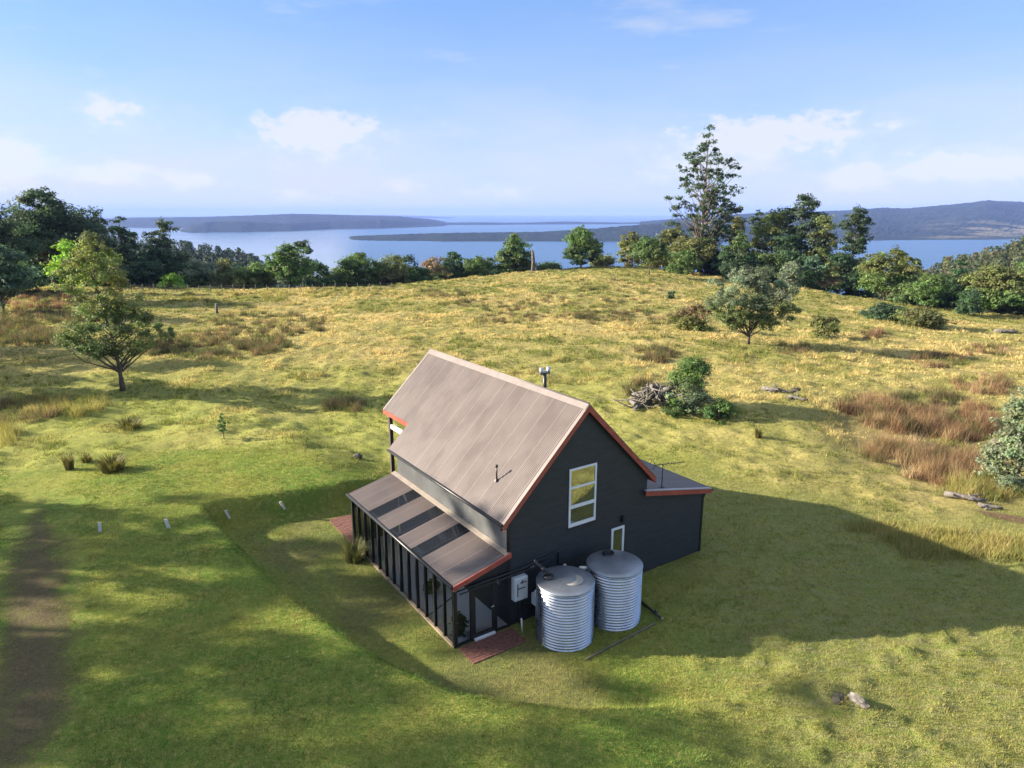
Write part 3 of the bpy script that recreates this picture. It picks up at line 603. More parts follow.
# ------------------------------------------------------------------ materials of the buildings
def roof_mat(name, a, b, seam=True):
    m = bpy.data.materials.new(name); m.use_nodes = True; t = NT(m.node_tree)
    tcn = t.n('ShaderNodeTexCoord'); O = tcn.outputs['Object']; s = t.n('ShaderNodeSeparateXYZ'); t.l(O, s.inputs[0])
    sh = t.math('FLOOR', t.math('DIVIDE', s.outputs[1], .762))
    wn = t.n('ShaderNodeTexWhiteNoise', noise_dimensions='1D'); t.l(sh, wn.inputs['W'])
    n = t.noise(t.mapping(O, (1, 1.5, 1)), .7, 5, .65)
    c = t.mix(t.math('ADD', t.math('MULTIPLY', t.ramp(n, .3, .7), .75), t.math('MULTIPLY', wn.outputs['Value'], .25)), a, b)
    fr_ = t.math('FRACT', t.math('DIVIDE', s.outputs[1], .762)); c = t.mix(t.math('MULTIPLY', t.math('LESS_THAN', fr_, .07), .45), c, tuple(q*1.75 for q in b))
    p = t.n('ShaderNodeBsdfPrincipled'); t.l(c, p.inputs['Base Color'])
    t.l(t.ramp(n, .3, .7, .38, .55), p.inputs['Roughness']); p.inputs['Specular IOR Level'].default_value = .45
    o = t.n('ShaderNodeOutputMaterial'); t.l(p.outputs[0], o.inputs[0]); return m
ROOF = roof_mat('roof_steel', (.108, .087, .078), (.134, .109, .098))
def skylight_mat():
    m = bpy.data.materials.new('skylight_sheet'); m.use_nodes = True; t = NT(m.node_tree)
    p = t.n('ShaderNodeBsdfPrincipled'); p.inputs['Base Color'].default_value = (.03, .034, .042, 1); p.inputs['Roughness'].default_value = .25
    tr = t.n('ShaderNodeBsdfTransparent'); tr.inputs[0].default_value = (.8, .85, .9, 1); mx = t.n('ShaderNodeMixShader'); mx.inputs[0].default_value = .45
    tl = t.n('ShaderNodeBsdfTranslucent'); tl.inputs[0].default_value = (.4, .42, .45, 1); m2 = t.n('ShaderNodeMixShader'); m2.inputs[0].default_value = .3
    t.l(tl.outputs[0], m2.inputs[2]); t.l(p.outputs[0], m2.inputs[1]); t.l(m2.outputs[0], mx.inputs[1]); t.l(tr.outputs[0], mx.inputs[2])
    o = t.n('ShaderNodeOutputMaterial'); t.l(mx.outputs[0], o.inputs[0]); return m
SKYL = skylight_mat()
WALL = mat('charcoal_cladding', (.026, .029, .033), .55, var=.22, vscale=1.5, stretch=(1, 1, 6), spec=.4)
LWALL = mat('grey_steel_cladding', (.11, .115, .115), .45, var=.2, vscale=1.2, spec=.5)
RED = mat('red_trim', (.34, .07, .05), .5, var=.2, vscale=4)
TAN = mat('ridge_capping', (.18, .15, .135), .5, var=.1)
BLACK = mat('black_frame', (.012, .013, .015), .45, var=.2)
GUT = mat('dark_gutter', (.02, .021, .024), .4, var=.2)
WHITE = mat('white_frame', (.74, .75, .77), .4, var=.05)
POST = mat('dark_timber', (.07, .05, .04), .8, var=.35, vscale=8, stretch=(1, 1, .2))
KERB = mat('timber_plate', (.26, .20, .14), .85, var=.3, vscale=4)
BRICK = mat('red_brick_paving', (.15, .065, .048), .9, var=.3, vscale=9, bump=.4, bscale=30)
PIPE = mat('black_pipe', (.015, .015, .016), .4, var=.2)
PVC = mat('white_pipe', (.7, .7, .68), .4, var=.05)
GREYBOX = mat('meter_box_paint', (.62, .64, .66), .45, var=.06)
def glass_mat(name, tint, refl, see):
    m = bpy.data.materials.new(name); m.use_nodes = True; t = NT(m.node_tree)
    tr = t.n('ShaderNodeBsdfTransparent'); tr.inputs[0].default_value = (*tint, 1)
    df = t.n('ShaderNodeBsdfPrincipled'); df.inputs['Base Color'].default_value = (.012, .014, .014, 1); df.inputs['Roughness'].default_value = .3
    gl = t.n('ShaderNodeBsdfGlossy'); gl.inputs['Roughness'].default_value = .02
    tcn = t.n('ShaderNodeTexCoord'); nz = t.noise(tcn.outputs['Object'], 1.6, 2); t.l(t.bump(nz, .12, .02), gl.inputs['Normal'])
    m1 = t.n('ShaderNodeMixShader'); m1.inputs[0].default_value = see; t.l(df.outputs[0], m1.inputs[1]); t.l(tr.outputs[0], m1.inputs[2])
    m2 = t.n('ShaderNodeMixShader'); fr = t.n('ShaderNodeFresnel'); fr.inputs[0].default_value = 1.5
    t.l(t.math('ADD', fr.outputs[0], refl, True), m2.inputs[0]); t.l(m1.outputs[0], m2.inputs[1]); t.l(gl.outputs[0], m2.inputs[2])
    o = t.n('ShaderNodeOutputMaterial'); t.l(m2.outputs[0], o.inputs[0]); return m
GLASS = glass_mat('clear_glass', (.96, .97, .97), -.015, 1.0)
MIRR = glass_mat('window_glass', (.3, .32, .32), .52, .15)
GRAVEL = mat('white_gravel', (.78, .79, .8), .9, var=.2, vscale=26, bump=.8, bscale=60)

# ------------------------------------------------------------------ the house
house = empty('house', (OX, OY, 0), YAW, 'dark charcoal gabled cottage with brown corrugated steep roof, red trim and glazed lean-to', 'house')
UA, HA, SL = 3.142, 7.253, .9936
EV, ER = -.137, 11.156
def corr_sheet(mb, u0, u1, v0, v1, zf, pitch=.0762, amp=.0085, sub=6, lap=.762):
    """corrugated steel: ribs run down the slope (along u), waves follow each other along v"""
    n = max(int((v1-v0)/pitch*sub), 2); vs, fs = [], []
    z0, z1 = zf(u0), zf(u1); L = math.hypot(u1-u0, z1-z0); nu, nz = -(z1-z0)/L, (u1-u0)/L
    if nz < 0: nu, nz = -nu, -nz
    for i in range(n+1):
        v = v0+(v1-v0)*i/n; a = amp*math.sin(2*math.pi*v/pitch)
        if (v % lap) < pitch*.8: a += .003
        vs += [(u0+nu*a, v, z0+nz*a), (u1+nu*a, v, z1+nz*a)]
    for i in range(n): fs.append((2*i, 2*i+1, 2*i+3, 2*i+2))
    mb.add(vs, fs, True)
zl_ = lambda u: HA-SL*(UA-u)
zr_ = lambda u: HA-SL*(u-UA)
rf = MB()
corr_sheet(rf, UA, -.294, EV, 8.559, zl_); corr_sheet(rf, UA, .663, 8.559, ER, zl_)
corr_sheet(rf, UA, 6.487, EV, ER, zr_)
rf.box(-.27, -.262, EV+.02, 8.54, zl_(-.27)-.05, zl_(-.27)-.02)
roof = rf.build('roof', ROOF, house)
# lining under the sheets (gives the roof its thickness)
so_ = MB()
for (u0, u1, v0, v1, zf) in ((UA, -.24, EV+.03, 8.53, zl_), (UA, .70, 8.53, ER-.03, zl_), (UA, 6.44, EV+.03, ER-.03, zr_)):
    so_.prism([(u0, v0, zf(u0)-.05), (u1, v0, zf(u1)-.05), (u1, v1, zf(u1)-.05), (u0, v1, zf(u0)-.05)], (0, 0, -.07))
so_.build('roof_lining', POST, roof)
rc = MB()
for sgn, zf in ((-1, zl_), (1, zr_)):
    u1 = UA+sgn*.17; rc.prism([(UA, EV-.03, HA+.035), (u1, EV-.03, zf(u1)+.025), (u1, ER+.03, zf(u1)+.025), (UA, ER+.03, HA+.035)], (0, 0, .012))
rc.tube([(UA, EV-.03, HA+.04), (UA, ER+.03, HA+.04)], .028, 10)
rc.build('ridge_cap', TAN, roof)
# barge boards (front and back) with a light capping strip
def barge(v0, v1, uL, name='barge_board'):
    b = MB(); c = MB()
    for u1, zf in ((uL, zl_), (6.487, zr_)):
        b.prism([(UA, v0, HA-.015), (u1, v0, zf(u1)-.015), (u1, v0, zf(u1)-.235), (UA, v0, HA-.235)], (0, v1-v0, 0))
        c.prism([(UA, v0-.01, HA+.018), (u1, v0-.01, zf(u1)+.018), (u1, v0-.01, zf(u1)-.012), (UA, v0-.01, HA-.012)], (0, (v1-v0)+.10 if v1 > v0 else (v1-v0)-.10, 0))
    o = b.build(name, RED, house); c.build('barge_capping', TAN, o)
barge(EV-.045, EV-.012, -.294); barge(ER+.045, ER+.012, .663)
# eaves: gutter on the long left side, red board where the roof steps back over the deck
g = MB(); g.tube([(-.335, EV, zl_(-.294)-.05), (-.335, 8.58, zl_(-.294)-.05)], .055, 10); g.build('gutter', GUT, house)
g = MB(); g.box(.655, .685, 8.6, ER+.012, zl_(.663)-.2, zl_(.663)-.012); g.build('fascia', RED, house)
g = MB(); g.box(6.45, 6.48, EV, ER, zr_(6.487)-.2, zr_(6.487)-.012); g.build('fascia', RED, house)
# clad walls: lapped boards on the gable, cut to the roof line
LT0, LT1, LTS = 3.478, 2.721, (2.721-3.478)/(9.676-6.029)
ltz = lambda u: LT0+LTS*(u-6.029)
def gable_wall(v, out):
    b = MB(); st = .15; z = .02
    def lim(z):
        l = max(0, UA-(HA-.12-z)/SL); r = 9.4
        if z > ltz(9.4)-.06: r = 6.029+(z+.06-LT0)/LTS
        if r < 6.2 or z > ltz(6.2)-.06: r = min(6.2, UA+(HA-.12-z)/SL)
        return l, max(r, l)
    while z < HA-.15:
        z1 = min(z+st, HA-.13); l0, r0 = lim(z); l1, r1 = lim(z1)
        if r0-r1 > 1.2 and z1 < 4: l1, r1 = l0, min(r0, max(r1, 6.2))
        b.add([(l0, v+out*.016, z), (r0, v+out*.016, z), (r1, v+out*.002, z1), (l1, v+out*.002, z1), (l0, v, z), (r0, v, z)],
              [(0, 1, 2, 3) if out < 0 else (3, 2, 1, 0), (4, 5, 1, 0)]); z = z1
    return b
fw = gable_wall(0., -1)
fw.build('gable_wall', WALL, house)
gable_wall(8.4, 1).build('gable_wall', WALL, house)
sw = MB()
zz = .02
while zz < 2.66:
    z1 = min(zz+.15, 2.70); sw.add([(9.416, 0, zz), (9.416, 8.4, zz), (9.402, 8.4, z1), (9.402, 0, z1)], [(0, 1, 2, 3)]); zz = z1
sw.box(9.3, 9.4, .002, 8.398, 0, 2.7); sw.box(6.1, 6.2, .002, 8.398, 2.9, 3.98); sw.box(0, .1, .002, 8.398, 0, 2.75)
sw.build('side_wall', WALL, house)
cs_ = MB(); cs_.box(9.35, 9.43, -.035, .05, 0, 2.69); cs_.build('corner_stop', BLACK, house)
MB().box(-.03, .06, -.035, .05, 0, 3.85).build('corner_stop', BLACK, house)
lw = MB(); vs, fs = [], []
n = int(8.4/.0762*6)
for i in range(n+1):
    v = 8.4*i/n; a = .008*math.sin(2*math.pi*v/.0762); vs += [(-.012+a, v, 2.7), (-.012+a, v, 3.98)]
for i in range(n): fs.append((2*i, 2*i+1, 2*i+3, 2*i+2))
lw.add(vs, fs, True); lw.build('upper_side_wall', LWALL, house)
# right-hand lean-to roof
lt_ = MB(); corr_sheet(lt_, 6.03, 9.676, EV, 8.5, ltz); lto = lt_.build('lean_to_roof', ROOF, house)
b = MB(); b.prism([(6.03, EV, ltz(6.03)-.04), (9.66, EV, ltz(9.66)-.04), (9.66, 8.48, ltz(9.66)-.04), (6.03, 8.48, ltz(6.03)-.04)], (0, 0, -.05)); b.build('roof_lining', POST, lto)
b = MB(); b.prism([(6.0, EV-.045, ltz(6.0)+.0), (9.70, EV-.045, ltz(9.70)+.0), (9.70, EV-.045, ltz(9.70)-.19), (6.0, EV-.045, ltz(6.0)-.19)], (0, .033, 0))
fo = b.build('fascia', RED, lto)
b = MB(); b.prism([(6.0, EV-.055, ltz(6.0)+.03), (9.70, EV-.055, ltz(9.70)+.03), (9.70, EV-.055, ltz(9.70)+.004), (6.0, EV-.055, ltz(6.0)+.004)], (0, .14, 0)); b.build('barge_capping', mat('grey_capping', (.3, .29, .3), .4), lto)
b = MB(); b.box(9.68, 9.80, EV-.02, 8.5, ltz(9.68)-.13, ltz(9.68)-.02); b.build('gutter', GUT, lto)
b = MB(); b.tube([(9.74, .1, 2.6), (9.58, .06, 2.42), (9.48, .05, 2.3), (9.48, .05, .05)], .04); b.build('downpipe', PIPE, house)
# windows on the gable
def window(name, u0, u1, z0, z1, rails, fw_, sill=True):
    f = MB(); d0, d1 = -.055, -.0165
    f.box(u0, u0+fw_, d0, d1, z0, z1); f.box(u1-fw_, u1, d0, d1, z0, z1)
    f.box(u0+fw_, u1-fw_, d0, d1, z1-fw_, z1); f.box(u0+fw_, u1-fw_, d0, d1, z0, z0+fw_*1.7)
    for r, h in rails: f.box(u0+fw_, u1-fw_, d0+.004, d1, r-h/2, r+h/2)
    o = f.build(name, WHITE, house, .004)
    p = MB(); zs = [z0+fw_*1.7]+[r for r, h in rails for r in (r-h/2, r+h/2)]+[z1-fw_]
    for i in range(0, len(zs), 2): p.add([(u0+fw_, -.03, zs[i]), (u1-fw_, -.03, zs[i]), (u1-fw_, -.03, zs[i+1]), (u0+fw_, -.03, zs[i+1])], [(0, 1, 2, 3)])
    p.build('pane', MIRR, o)
    if sill: MB().box(u0-.04, u1+.04, -.075, -.0168, z0-.035, z0-.002).build('sill', BLACK, o)
    return o
window('window', 2.46, 3.67, 2.92, 5.06, [(3.66, .12), (4.36, .075)], .075)
window('small_window', 4.48, 5.10, 1.18, 2.33, [], .085, False)
b = MB(); b.box(4.93, 5.05, -.11, -.017, 2.48, 2.72); b.box(4.96, 5.02, -.13, -.11, 2.52, 2.68); b.build('wall_lamp', BLACK, house)
# flue, vent, antenna
b = MB(); fu, fv = 4.0, 3.45
b.tube([(fu, fv, zr_(fu)-.1), (fu, fv, 7.55)], .075, 14); fl = b.build('flue', GUT, house)
b = MB(); b.box(fu-.17, fu+.17, fv-.05, fv+.05, 7.55, 7.62); b.tube([(fu-.17, fv, 7.48), (fu-.17, fv, 7.75)], .07, 12); b.tube([(fu+.17, fv, 7.48), (fu+.17, fv, 7.75)], .07, 12)
b.build('cowl', mat('galvanised_cowl', (.5, .52, .54), .4, .7), fl)
b = MB(); b.tube([(.484, 1.426, zl_(.484)-.05), (.484, 1.426, zl_(.484)+.52)], .028, 10); b.tube([(.484, 1.426, zl_(.484)+.50), (.484, 1.426, zl_(.484)+.58)], .05, 10); b.lathe([(.09, .0), (.05, .08), (.03, .1)], (.484, 1.426, zl_(.484)+.0), 16)
b.build('vent_pipe', PIPE, house)
b = MB(); ab = (7.15, .14, 3.25)
b.tube([ab, (7.15, .14, 4.22)], .018, 8); b.box(7.06, 7.24, .08, .22, 3.235, 3.275); an = b.build('antenna', PIPE, house)
b = MB(); d = Vector((.86, -.28, 0)).normalized(); c0 = Vector((7.15, .14, 4.2))
b.tube([c0-d*.32, c0+d*.95], .014, 6)
for s_ in (-.30, -.2, -.05, .1, .25, .4, .55, .7, .85):
    q = c0+d*s_; e = Vector((-d.y, d.x, 0))*(.17-.05*abs(s_)); b.tube([q-e, q+e], .006, 5)
q = c0-d*.32
for a in (-1, 1): b.tube([q, q+Vector((0, 0, .18*a))-d*.10], .012, 5)
b.build('aerial_boom', PIPE, an)
# ------------------------------------------------------------------ glazed lean-to (left)
GU, GL0, HL, HU = -2.037, 8.529, 2.247, 2.753
gs = (HU-HL)/(2.037+.093); gz = lambda u: HU+gs*u
sk = [(2.05, 2.83), (3.88, 4.62), (5.74, 6.50)]
gr = MB(); a = EV
for s0, s1 in sk+[(GL0+.08, 0)]:
    corr_sheet(gr, 0, GU-.093, a, s0, gz, lap=99); a = s1
gro = gr.build('sunroom_roof', ROOF, house)
for s0, s1 in sk:
    m_ = MB(); corr_sheet(m_, -.02, GU-.09, s0+.0, s1, lambda u: gz(u)-.004, lap=99); m_.build('skylight', SKYL, gro)
MB().prism([(-.03, EV, gz(0)+.02), (-.22, EV, gz(-.22)+.02), (-.22, GL0+.08, gz(-.22)+.02), (-.03, GL0+.08, gz(0)+.02)], (0, 0, .012)).build('flashing', mat('tan_flashing', (.27, .23, .19), .5), gro)
MB().prism([(.0, EV-.05, gz(0)+.02), (GU-.12, EV-.05, gz(GU-.12)+.02), (GU-.12, EV-.05, gz(GU-.12)-.15), (.0, EV-.05, gz(0)-.15)], (0, .04, 0)).build('fascia', RED, gro)
MB().tube([(GU-.15, EV, gz(GU)-.06), (GU-.15, GL0+.1, gz(GU)-.06)], .055, 10).build('gutter', GUT, gro)
rb = MB()
for v in np.arange(.45, 8.5, .9): rb.prism([(-.02, v, gz(0)-.03), (GU, v, gz(GU)-.03), (GU, v, gz(GU)-.13), (-.02, v, gz(0)-.13)], (0, .045, 0))
rb.build('rafters', BLACK, gro)
npost = 14
for i in range(npost):
    v = .02+(GL0-.08)*i/(npost-1); hw = .055 if i in (0, npost-1) else .035
    MB().box(GU-.055, GU+.055, v-hw, v+hw, .06, HL-.05).build('post', BLACK, house)
MB().box(GU-.05, GU+.05, .0, GL0, HL-.09, HL-.02).build('top_plate', BLACK, house)
MB().box(GU-.09, GU+.07, -.03, GL0+.03, -.05, .06).build('base_plate', KERB, house)
p_ = MB(); p_.add([(GU, .08, HL-.09), (GU, GL0-.08, HL-.09), (GU, GL0-.08, .06), (GU, .08, .06)], [(0, 1, 2, 3)]); p_.build('glass_wall', GLASS, house)
br = MB(); br.tube([(GU+.04, .12, 1.75), (GU+.04, 1.9, .12)], .022, 6); br.build('brace', BLACK, house)
# front end of the lean-to: fixed light, door, louvred light
MB().box(GU-.06, GU+.07, -.045, .06, 0, HL-.02).build('corner_post', BLACK, house)
MB().prism([(GU, -.02, HL-.06), (-.03, -.02, HU-.06), (-.03, -.02, 2.06), (GU, -.02, 2.06)], (0, .04, 0)).build('header', BLACK, house)
MB().box(GU+.07, -.06, -.03, .04, 0, .06).build('end_sill', BLACK, house)
for u in (-1.42, -.52): MB().box(u-.055, u+.055, -.035, .045, .06, 2.06).build('post', BLACK, house)
p_ = MB(); p_.add([(GU+.07, 0, .06), (-1.475, 0, .06), (-1.475, 0, 2.06), (GU+.07, 0, 2.06)], [(0, 1, 2, 3)]); p_.build('fixed_light', GLASS, house)
dr = MB(); dr.box(-1.362, -1.29, -.03, .02, .07, 2.05); dr.box(-.65, -.578, -.03, .02, .07, 2.05); dr.box(-1.29, -.65, -.03, .02, 1.97, 2.05); dr.box(-1.29, -.65, -.03, .02, .07, .2)
do = dr.build('door', BLACK, house)
p_ = MB(); p_.add([(-1.29, -.005, .2), (-.65, -.005, .2), (-.65, -.005, 1.97), (-1.29, -.005, 1.97)], [(0, 1, 2, 3)]); p_.build('pane', GLASS, do)
MB().tube([(-.62, -.03, 1.02), (-.62, -.08, 1.02), (-.72, -.08, 1.02)], .012, 8).build('handle', PVC, do)
MB().box(-1.36, -.58, -.12, -.035, .0, .075).build('door_step', WHITE, house)
lv = MB()
for k in range(26): lv.prism([(-.465, .01, .10+k*.075), (-.06, .01, .10+k*.075), (-.06, -.02, .125+k*.075), (-.465, -.02, .125+k*.075)], (0, 0, .008))
lv.build('louvres', GUT, house)
p_ = MB(); p_.add([(-.465, .03, .06), (-.06, .03, .06), (-.06, .03, 2.06), (-.465, .03, 2.06)], [(0, 1, 2, 3)]); p_.build('fixed_light', GLASS, house)
# far end of the lean-to
MB().box(GU, 0, GL0-.05, GL0, .0, HL-.05).build('end_wall', WALL, house)
MB().box(GU+.05, .0, .04, GL0-.06, -.02, .035).build('gravel_floor', GRAVEL, house)
# cables and pipes along the gable, meter box
pp = MB(); pp.tube([(GU-.02, -.09, 2.0), (-.4, -.09, 2.03), (.5, -.09, 2.03), (2.02, -.07, 2.2), (2.04, -.05, 2.0), (2.04, -.05, 1.6)], .03, 8); pp.tube([(GU+.1, -.16, 1.92), (.6, -.16, 1.95), (1.52, -.2, 2.05)], .022, 8); pp.build('overflow_pipe', PIPE, house)
mbx = MB(); mbx.box(.1, .62, -.24, -.018, .98, 1.80); mo = mbx.build('meter_box', GREYBOX, house, .015)
MB().box(.13, .59, -.255, -.241, 1.02, 1.76).build('box_door', GREYBOX, mo, .008)
h_ = MB(); h_.box(.18, .21, -.268, -.256, 1.15, 1.62); h_.box(.20, .5, -.266, -.256, 1.42, 1.45); h_.box(.3, .55, -.266, -.256, 1.62, 1.65); h_.tube([(.36, -.26, 1.6), (.38, -.27, 1.72)], .02, 6); h_.build('box_latch', BLACK, mo)
cd = MB(); cd.tube([(.36, -.13, .98), (.36, -.12, .05)], .022, 6); cd.tube([(.5, -.13, .98), (.55, -.12, .6), (.7, -.15, .42), (.86, -.2, .5)], .02, 6); cd.build('conduit', PIPE, house)
b = MB(); b.box(.86, 1.08, -.36, -.1, .62, 1.02); b.tube([(.97, -.23, 1.02), (.97, -.23, 1.12)], .07, 10); b.tube([(.97, -.23, .62), (.97, -.23, .02)], .02, 8); b.build('pump_housing', GREYBOX, house, .02)
b = MB(); b.tube([(-.36, EV+.05, 3.72), (-.30, -.05, 3.62), (-.07, -.07, 3.6), (-.07, -.07, 2.78)], .04, 8); b.build('downpipe', PIPE, house)
# deck at the back, posts under the stepped roof
MB().box(.3, 6.2, 8.45, 11.05, -.02, .28).build('deck', POST, house)
for (u, v) in ((.85, 10.85), (6.1, 10.85), (.85, 8.75)): MB().box(u-.08, u+.08, v-.08, v+.08, .28, zl_(.85)-.14 if u < 3 else 4.1).build('deck_post', POST, house)
MB().box(.80, .90, 8.84, 10.76, 3.95, 4.15).build('deck_beam', PVC, house)

# ------------------------------------------------------------------ rainwater tanks
def tank_mat():
    m = bpy.data.materials.new('galvanised_steel'); m.use_nodes = True; t = NT(m.node_tree)
    tcn = t.n('ShaderNodeTexCoord'); O = tcn.outputs['Object']
    n = t.noise(t.mapping(O, (1, 1, .5)), 2.2, 6, .6); sp_ = t.n('ShaderNodeTexVoronoi'); sp_.inputs['Scale'].default_value = 26; t.l(O, sp_.inputs['Vector'])
    c = t.mix(t.ramp(n, .3, .7), (.40, .43, .48), (.50, .53, .58)); c = t.mix(t.math('MULTIPLY', sp_.outputs['Distance'], .25), c, (.30, .33, .38))
    p = t.n('ShaderNodeBsdfPrincipled'); t.l(c, p.inputs['Base Color']); p.inputs['Metallic'].default_value = 1.0
    t.l(t.ramp(n, .3, .7, .22, .36), p.inputs['Roughness']); o = t.n('ShaderNodeOutputMaterial'); t.l(p.outputs[0], o.inputs[0]); return m
TANK = tank_mat(); LIDM = mat('tank_lid_steel', (.30, .33, .37), .42, .8, var=.18, vscale=1.6); RUST = mat('weathered_patch', (.40, .37, .31), .6, .2, var=.2)
def tank(x, y, label, ang, patch):
    tg = empty('water_tank', (x, y, -.02), ang, label, 'water tank', 'pair of corrugated rainwater tanks')
    r, h = .925, 2.0; prof = [(0, 0), (r, 0)]
    nz = int(h/.1)
    for i in range(nz*8+1):
        z = .02+(h-.04)*i/(nz*8); prof.append((r+.021*math.sin(2*math.pi*z/.1), z))
    prof.append((r, h)); MB().lathe(prof, n=112).build('tank_body', TANK, tg)
    lid = MB().lathe([(r+.022, h-.035), (r+.026, h), (r+.01, h+.012), (r*.8, h+.035), (r*.4, h+.08), (.0, h+.10)], n=72).build('tank_lid', LIDM, tg)
    if patch: MB().lathe([(.36, .0), (.355, .012), (0, .014)], (.12, -.18, h+.068), 36).build('worn_patch', RUST, lid)
    return tg, h
ta, h = tank(1.72, 19.88, 'near corrugated steel tank with pipe elbow and pale worn disc on its lid', YAW, True)
b = MB(); e = Vector((-.42, .33, h+.02)); b.lathe([(.17, 0), (.17, .11), (.15, .13), (0, .14)], e, 20); b.build('strainer', PIPE, ta)
b = MB(); b.tube([e+Vector((0, 0, .1)), e+Vector((-.02, .05, .26)), e+Vector((-.2, .42, .42)), e+Vector((-.22, .48, .55))], .055, 10); b.tube([e+Vector((-.20, .42, .38)), e+Vector((-.45, .40, .34))], .05, 10)
b.tube([e+Vector((-.06, .13, .22)), e+Vector((-.10, .21, .35))], .075, 10); b.build('inlet_elbow', PIPE, ta)
b = MB(); b.tube([(.92, .0, .1), (1.05, 0, .1)], .04, 8); b.build('tap_outlet', PVC, ta)
b = MB(); b.tube([(.55, .78, 1.86), (.75, .98, 1.86)], .06, 10); b.build('overflow_outlet', PVC, ta)
tb, h = tank(3.46, 20.99, 'far corrugated steel tank with a round black mesh strainer on its lid', YAW, False)
b = MB(); b.lathe([(.20, 0), (.21, .10), (.17, .115), (.15, .07), (0, .06)], (.16, .50, h+.03), 24)
for k in range(6): b.tube([(.16+.16*math.cos(k*1.047), .50+.16*math.sin(k*1.047), h+.135), (.16-.16*math.cos(k*1.047), .50-.16*math.sin(k*1.047), h+.135)], .012, 5)
b.build('strainer', PIPE, tb)
b = MB(); b.tube([(-.75, .45, 1.85), (-1.02, .62, 1.85)], .065, 10); b.tube([(-.98, .60, 1.85), (-1.05, .64, 1.6)], .05, 8); b.build('overflow_outlet', PVC, tb)

# ------------------------------------------------------------------ small things round the house
def gpt(u, v, dz=0): x, y, _ = to_world(u, v); return (x, y, H1(x, y)+dz)
pv_ = MB(); pts = [(-2.05, -.14), (-2.05, -1.05), (.02, -.92), (.05, -.14)]
def paving(name, us, vs_, n):
    """brick-on-edge paving as separate low bricks with open joints, one sheet"""
    m_ = MB(); u0, u1 = us; v0, v1 = vs_; bl, bw = .23, .115; k = 0; v = v0
    while v+bw <= v1+.01:
        u = u0-(bl/2 if k % 2 else 0)
        while u < u1:
            a_, b_ = max(u, u0), min(u+bl-.012, u1)
            if b_-a_ > .04:
                z = .028+random.uniform(-.006, .006); q = [to_world(a_, v), to_world(b_, v), to_world(b_, v+bw-.012), to_world(a_, v+bw-.012)]
                m_.prism([(p[0], p[1], -.02) for p in q], (0, 0, z+.02))
            u += bl
        v += bw; k += 1
    return tag(m_.build(name, BRICK), kind='structure')
paving('brick_paving', (-2.0, .02), (-1.05, -.13), 0); paving('brick_path', (-2.15, -.7), (8.62, 11.4), 0)
o = MB(); a_, b_ = gpt(.96, -2.84, .02), gpt(4.15, -2.68, .02); dv = (Vector(b_)-Vector(a_)).normalized(); nv = Vector((-dv.y, dv.x, 0))*.032
o.prism([Vector(a_)-nv, Vector(a_)+nv, Vector(b_)+nv, Vector(b_)-nv], (0, 0, .04))
tag(o.build('timber_edging', mat('weathered_timber', (.13, .11, .075), .9, var=.35, vscale=5)), 'long weathered timber edging lying in the grass before the tanks', 'timber edging')
vp = empty('drain_pipe', gpt(4.55, -1.76), YAW, 'short black pipe with brass end lying right of the far tank', 'pipe')
b = MB(); b.tube([(0, .15, .09), (-.05, -.35, .08), (-.12, -.92, .07)], .045, 10); b.tube([(-.04, -.55, .08), (-.075, -.62, .08)], .07, 10); b.tube([(-.075, -.6, .08), (-.075, -.6, .22)], .02, 8); b.build('pipe', PIPE, vp)
b = MB(); b.tube([(-.12, -.92, .07), (-.13, -1.02, .07)], .05, 12); b.build('end_fitting', mat('brass', (.45, .36, .2), .4, .8), vp)
st_ = MB(); q = gpt(.18, -.55); st_.tube([q, (q[0]-.03, q[1], q[2]+.52)], .028, 8); tag(st_.build('standpipe', PVC), 'thin white pipe stub standing in the grass beside the brick paving', 'pipe')
for i, (px, py, la, tilt) in enumerate([(100, 533, 'leftmost of four pale marker pegs in a row, on open lawn', -.15), (169, 529, 'second of four pale marker pegs from the left', .25), (230, 519.5, 'third of four pale marker pegs from the left, tilted', .45), (285, 511, 'rightmost of four pale marker pegs, nearest the cut bank', .6)]):
    x, y, z = G(px, py); pg = empty('marker_peg', (x, y, z-.03), .3*i, la, 'marker peg', 'row of pale marker pegs on the lawn')
    b = MB(); tx = -.30*tilt; b.prism([(-.06, -.02, 0), (.06, -.02, 0), (.06, .02, 0), (-.06, .02, 0)], (tx, 0, .40)); b.prism([(-.06+tx, -.02, .40), (.06+tx, -.02, .40), (.06+tx, .02, .40), (-.06+tx, .02, .40)], (tx*.08, 0, .03))
    b.build('peg_board', mat('pale_timber', (.58, .57, .54), .8, var=.2, vscale=6), pg)
    b = MB(); b.prism([(-.05, .022, .02), (.05, .022, .02), (.05, .05, .02), (-.05, .05, .02)], (tx*.6, 0, .22)); b.build('peg_backing', DEADWOOD, pg)
